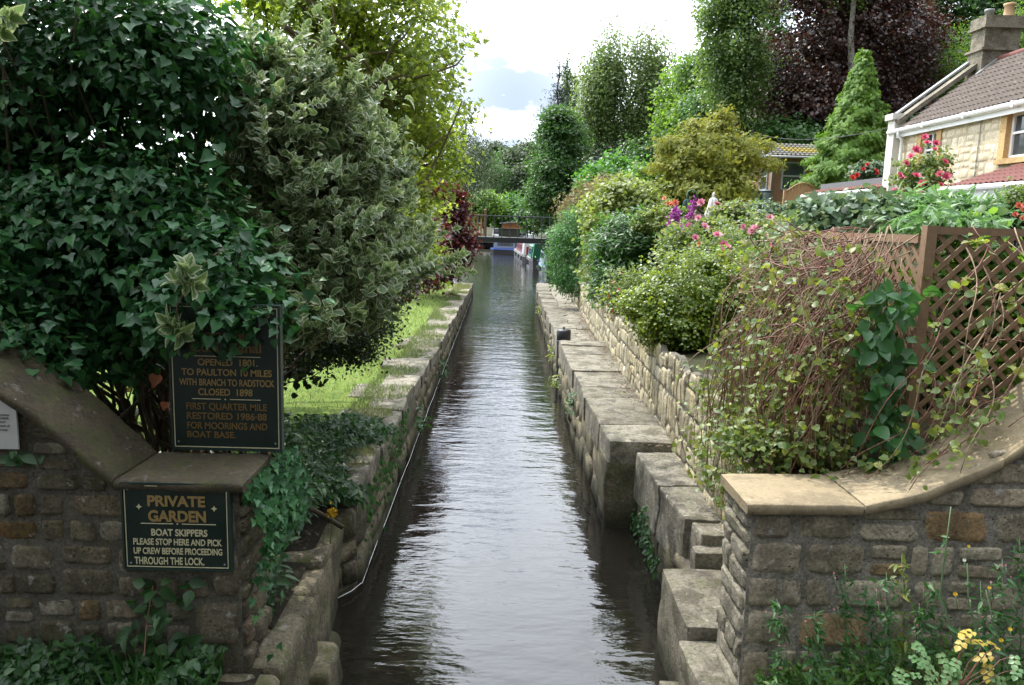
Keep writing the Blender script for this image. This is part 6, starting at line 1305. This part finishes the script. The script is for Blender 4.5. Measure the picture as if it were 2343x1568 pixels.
# ---- weeds below the right wing wall -------------------------------
def weeds():
    rs = rnd(150); r = empty('nettles', (2.6, 4.2, .7), 'bright green weeds crowding the foot of the sunlit coping wall', 'weeds')
    n = 5200; x = rs.uniform(1.66, 3.9, n); y = 4.42-np.abs(rs.normal(size=n))*.38; z = .68+.08*(x-1.7)+rs.uniform(0, .36, n)*(.45+.55*np.clip((x-1.6)/1.0, 0, 1))*np.clip(.6+.5*snoise(np.stack([x*2, y*2, 0*x], 1), 2), .15, 1.2)
    p = np.stack([x, y, z], 1)
    h = rs.uniform(size=n) < .6
    instance('foliage', T_DIA, p[h], frames(np.stack([rs.normal(size=h.sum())*.5, -.25+rs.normal(size=h.sum())*.5, np.full(h.sum(), .9)], 1), rs.normal(size=(h.sum(), 3))), rs.uniform(.02, .05, h.sum()), LM['lush_leaf'], r, rs)
    h = ~h; instance('foliage', T_LONG, p[h], frames(np.stack([rs.normal(size=h.sum())*.5, -.25+rs.normal(size=h.sum())*.5, np.full(h.sum(), .9)], 1), rs.normal(size=(h.sum(), 3))+np.array([0, 0, .3])), rs.uniform(.04, .10, h.sum()), LM['mid_leaf'], r, rs)
    gs = flat('thistle_stem', (.12, .19, .09), .5)
    def stalk(name, label, cat, pts, Y, rad, leafs, lsize, lmat, heads=None, hm='yellow_petal', tm=T_LONG, hs=.02, per=3):
        q = [P(px, py, Y) for px, py in pts]; e = empty(name, q[0], label, cat); mb = MB(); mb.tube(q, [rad*(1-.6*i/(len(q)-1)) for i in range(len(q))], 6)
        c = []
        for k in range(leafs):
            f = rs.uniform(.05, .95)*(len(q)-1); i = min(int(f), len(q)-2); c.append(np.array(q[i].lerp(q[i+1], f-i)))
        if leafs: c = np.array(c); leaves('foliage', tm, c, np.stack([rs.choice([-1, 1], leafs), -.4+0*c[:, 0], .5+0*c[:, 0]], 1), per, .018, lsize, LM[lmat], e, rs, up=.5, outw=.5, droop=.1)
        if heads:
            for hx, hy in heads: mb.tube([P(hx+6, hy+40, Y), P(hx, hy, Y)], [.0025, .003], 5)
            blossoms('flower_head', [P(hx, hy, Y-.01) for hx, hy in heads], hs, hm, e, 9)
        mb.build('stem', gs, e, True)
    stalk('sow_thistle', 'tall pale sow thistle stem with small yellow heads before the wall', 'weed', [(2215, 1600), (2190, 1480), (2150, 1360), (2165, 1240), (2175, 1160)], 4.0, .007, 5, .07, 'weed_leaf', [(2215, 1250), (2185, 1360)])
    stalk('sow_thistle', 'second sow thistle stem, topped by a white seed head', 'weed', [(2265, 1600), (2245, 1480), (2215, 1380), (2212, 1290)], 3.95, .007, 4, .07, 'weed_leaf', [(2205, 1282)], 'white_petal')
    stalk('sow_thistle', 'third leaning sow thistle stem near the frame corner', 'weed', [(2335, 1600), (2300, 1500), (2270, 1420), (2255, 1350)], 3.9, .006, 6, .06, 'weed_leaf', [(2262, 1345), (2310, 1440), (2290, 1465)])
    for i, (x, yb, yt, lab) in enumerate(((1775, 1560, 1370, 'slender willowherb by the corner of the square wall end'), (1930, 1560, 1290, 'willowherb with tiny pink flowers at the middle of the wall'), (1985, 1560, 1350, 'bushy willowherb right of the middle one'), (2060, 1580, 1270, 'yellowing willowherb next to the thistle stems'), (2330, 1560, 1230, 'wiry willowherb leaning in from the frame edge'), (2130, 1580, 1330, 'short willowherb between the thistle stems'), (1860, 1570, 1400, 'low willowherb left of the one with tiny pink flowers'), (2025, 1570, 1310, 'willowherb just left of the yellowing one'), (2100, 1570, 1380, 'leafy willowherb close behind the pale briar'), (2290, 1560, 1280, 'tall wiry willowherb behind the third thistle'), (2240, 1570, 1330, 'willowherb between the second and third thistle stems'))):
        stalk('willowherb', lab, 'weed', [(x, yb), (x+8, (yb+yt)//2), (x+2, yt)], 4.28-.025*i, .004, 46, .06, 'weed_leaf' if i != 3 else 'vine_leaf', [(x+rs.randint(-25, 25), yt+rs.randint(10, 120)) for _ in range(5)], 'pink_petal', hs=.010, per=2)
    def sprays(name, label, pts, Y, size, mat, seed):
        e = empty(name, P(pts[0][0], 1600, Y), label, 'briar'); c = np.array([P(x, y, Y) for x, y in pts])
        T5 = compose(T_ROUND, [(rotz(a)*s, (0, y, 0)) for a, s, y in ((0, .85, 1.15), (1.05, .75, .7), (-1.05, .75, .7), (1.15, .65, .1), (-1.15, .65, .1))]); m = len(c); rq = rnd(seed)
        instance('foliage', T5, c, frames(np.stack([rq.normal(size=m)*.25-.1, -.45+rq.normal(size=m)*.2, np.full(m, .8)], 1), np.stack([-.8+rq.normal(size=m)*.5, -.4+rq.normal(size=m)*.4, rq.normal(size=m)*.2-.1], 1)), size, LM[mat], e, rq)
        mb = MB(); root = P(2150, 1620, Y)
        for p in c: mb.tube(curve_pts(root, p, 6, -.3, .02, rq), [.004-.0004*i for i in range(6)], 5)
        mb.build('stems', MT['stem_red'], e, True)
    sprays('briar', 'pale green briar leaves in the bottom right corner', [(2110, 1480), (2150, 1495), (2085, 1500), (2130, 1520), (2170, 1535), (2105, 1545), (2190, 1510), (2060, 1530), (2150, 1560), (2300, 1560), (2330, 1530), (2090, 1470), (2120, 1500), (2075, 1555), (2180, 1560), (2320, 1500), (2200, 1545), (2140, 1535)], 3.6, .043, 'pale_rose_leaf', 7)
    sprays('briar', 'yellow turned briar leaves beside the pale green ones', [(2225, 1445), (2250, 1470), (2270, 1500), (2210, 1460), (2260, 1520), (2280, 1480)], 3.7, .05, 'yellow_leaf', 8)
weeds()
# plants in the lock wall joints
def wall_plants():
    rs = rnd(160); r = empty('wall_fern', (1.68, 8.0, .4), 'mossy green ferns growing in the shaded recess of the right lock wall', 'fern')
    n = 420; p = np.stack([1.66-rs.uniform(0, .05, n), rs.uniform(7.2, 8.6, n), rs.uniform(.05, .62, n)], 1); p = p[(p[:, 2] < .25+.35*np.sin(p[:, 1]*3)**2)]; n = len(p)
    instance('foliage', T_DIA, p, frames(np.stack([-np.ones(n), -.4+rs.normal(size=n)*.4, .5+rs.normal(size=n)*.4], 1), np.stack([rs.normal(size=n)*.4, rs.normal(size=n)*.4, -np.ones(n)*.6], 1)), rs.uniform(.03, .07, n), LM['weed_leaf'], r, rs)
    for i, (x, y, z, lab) in enumerate(((1.36, 18.5, .45, 'small yellow green fern in the far right lock wall'), (1.29, 12.5, .55, 'small weed sprouting halfway along the right lock wall'), (-1.22, 12.0, .5, 'tuft of green weed in the left lock wall'), (-1.22, 16.5, .45, 'smaller tuft further along the left lock wall'), (1.28, 15.6, .35, 'yellow weed beside the folded gate'), (1.5, 27.0, .5, 'rusty fern tuft at the far end of the right lock wall'))):
        e = empty('wall_weed', (x, y, z), lab, 'weed'); s = -1 if x > 0 else 1; c = np.array([(x+.03*s, y, z)]*6)+rs.normal(size=(6, 3))*np.array([.02, .12, .12])
        leaves('foliage', T_LONG, c, np.tile([s, -.3, .4], (6, 1)), 8, .05, .12, LM['vine_leaf' if i in (0, 4, 5) else 'weed_leaf'], e, rs, droop=.2)
    n = 1500; y = rs.uniform(8.6, 24, n); x = np.array([xw(q) for q in y])-.02-np.abs(rs.normal(size=n))*.13
    p = np.stack([x, y, np.array([zr(q) for q in y])+.012], 1)
    o = instance('leaf_litter', T_DIA, p, frames(rs.normal(size=(n, 3))*.3+np.array([0, 0, 1]), rs.normal(size=(n, 3))), rs.uniform(.02, .05, n), flat('dry_litter', (.14, .09, .05), .9), None, rs); tag(o, kind='stuff')
wall_plants()

# unseen overhanging tree beside the camera, added to shade the sign wall
plant('sycamore', 'broad leaved tree overhanging the sign wall from the left', 'tree', [(np.array([-4.2, 1.6, 6.2]), np.array([2.6, 2.6, 1.5])), (np.array([-3.2, 3.6, 6.6]), np.array([1.8, 1.4, 1.0])), (np.array([-2.2, .2, 6.4]), np.array([2.2, 1.8, 1.1]))], 900, 12, .2, .17, T_MAPLE, 'mid_leaf', (-5.2, 1.6, .8), 170, part='crown', trunk=dict(r=.2, n=24, frac=.35), lo=.3)
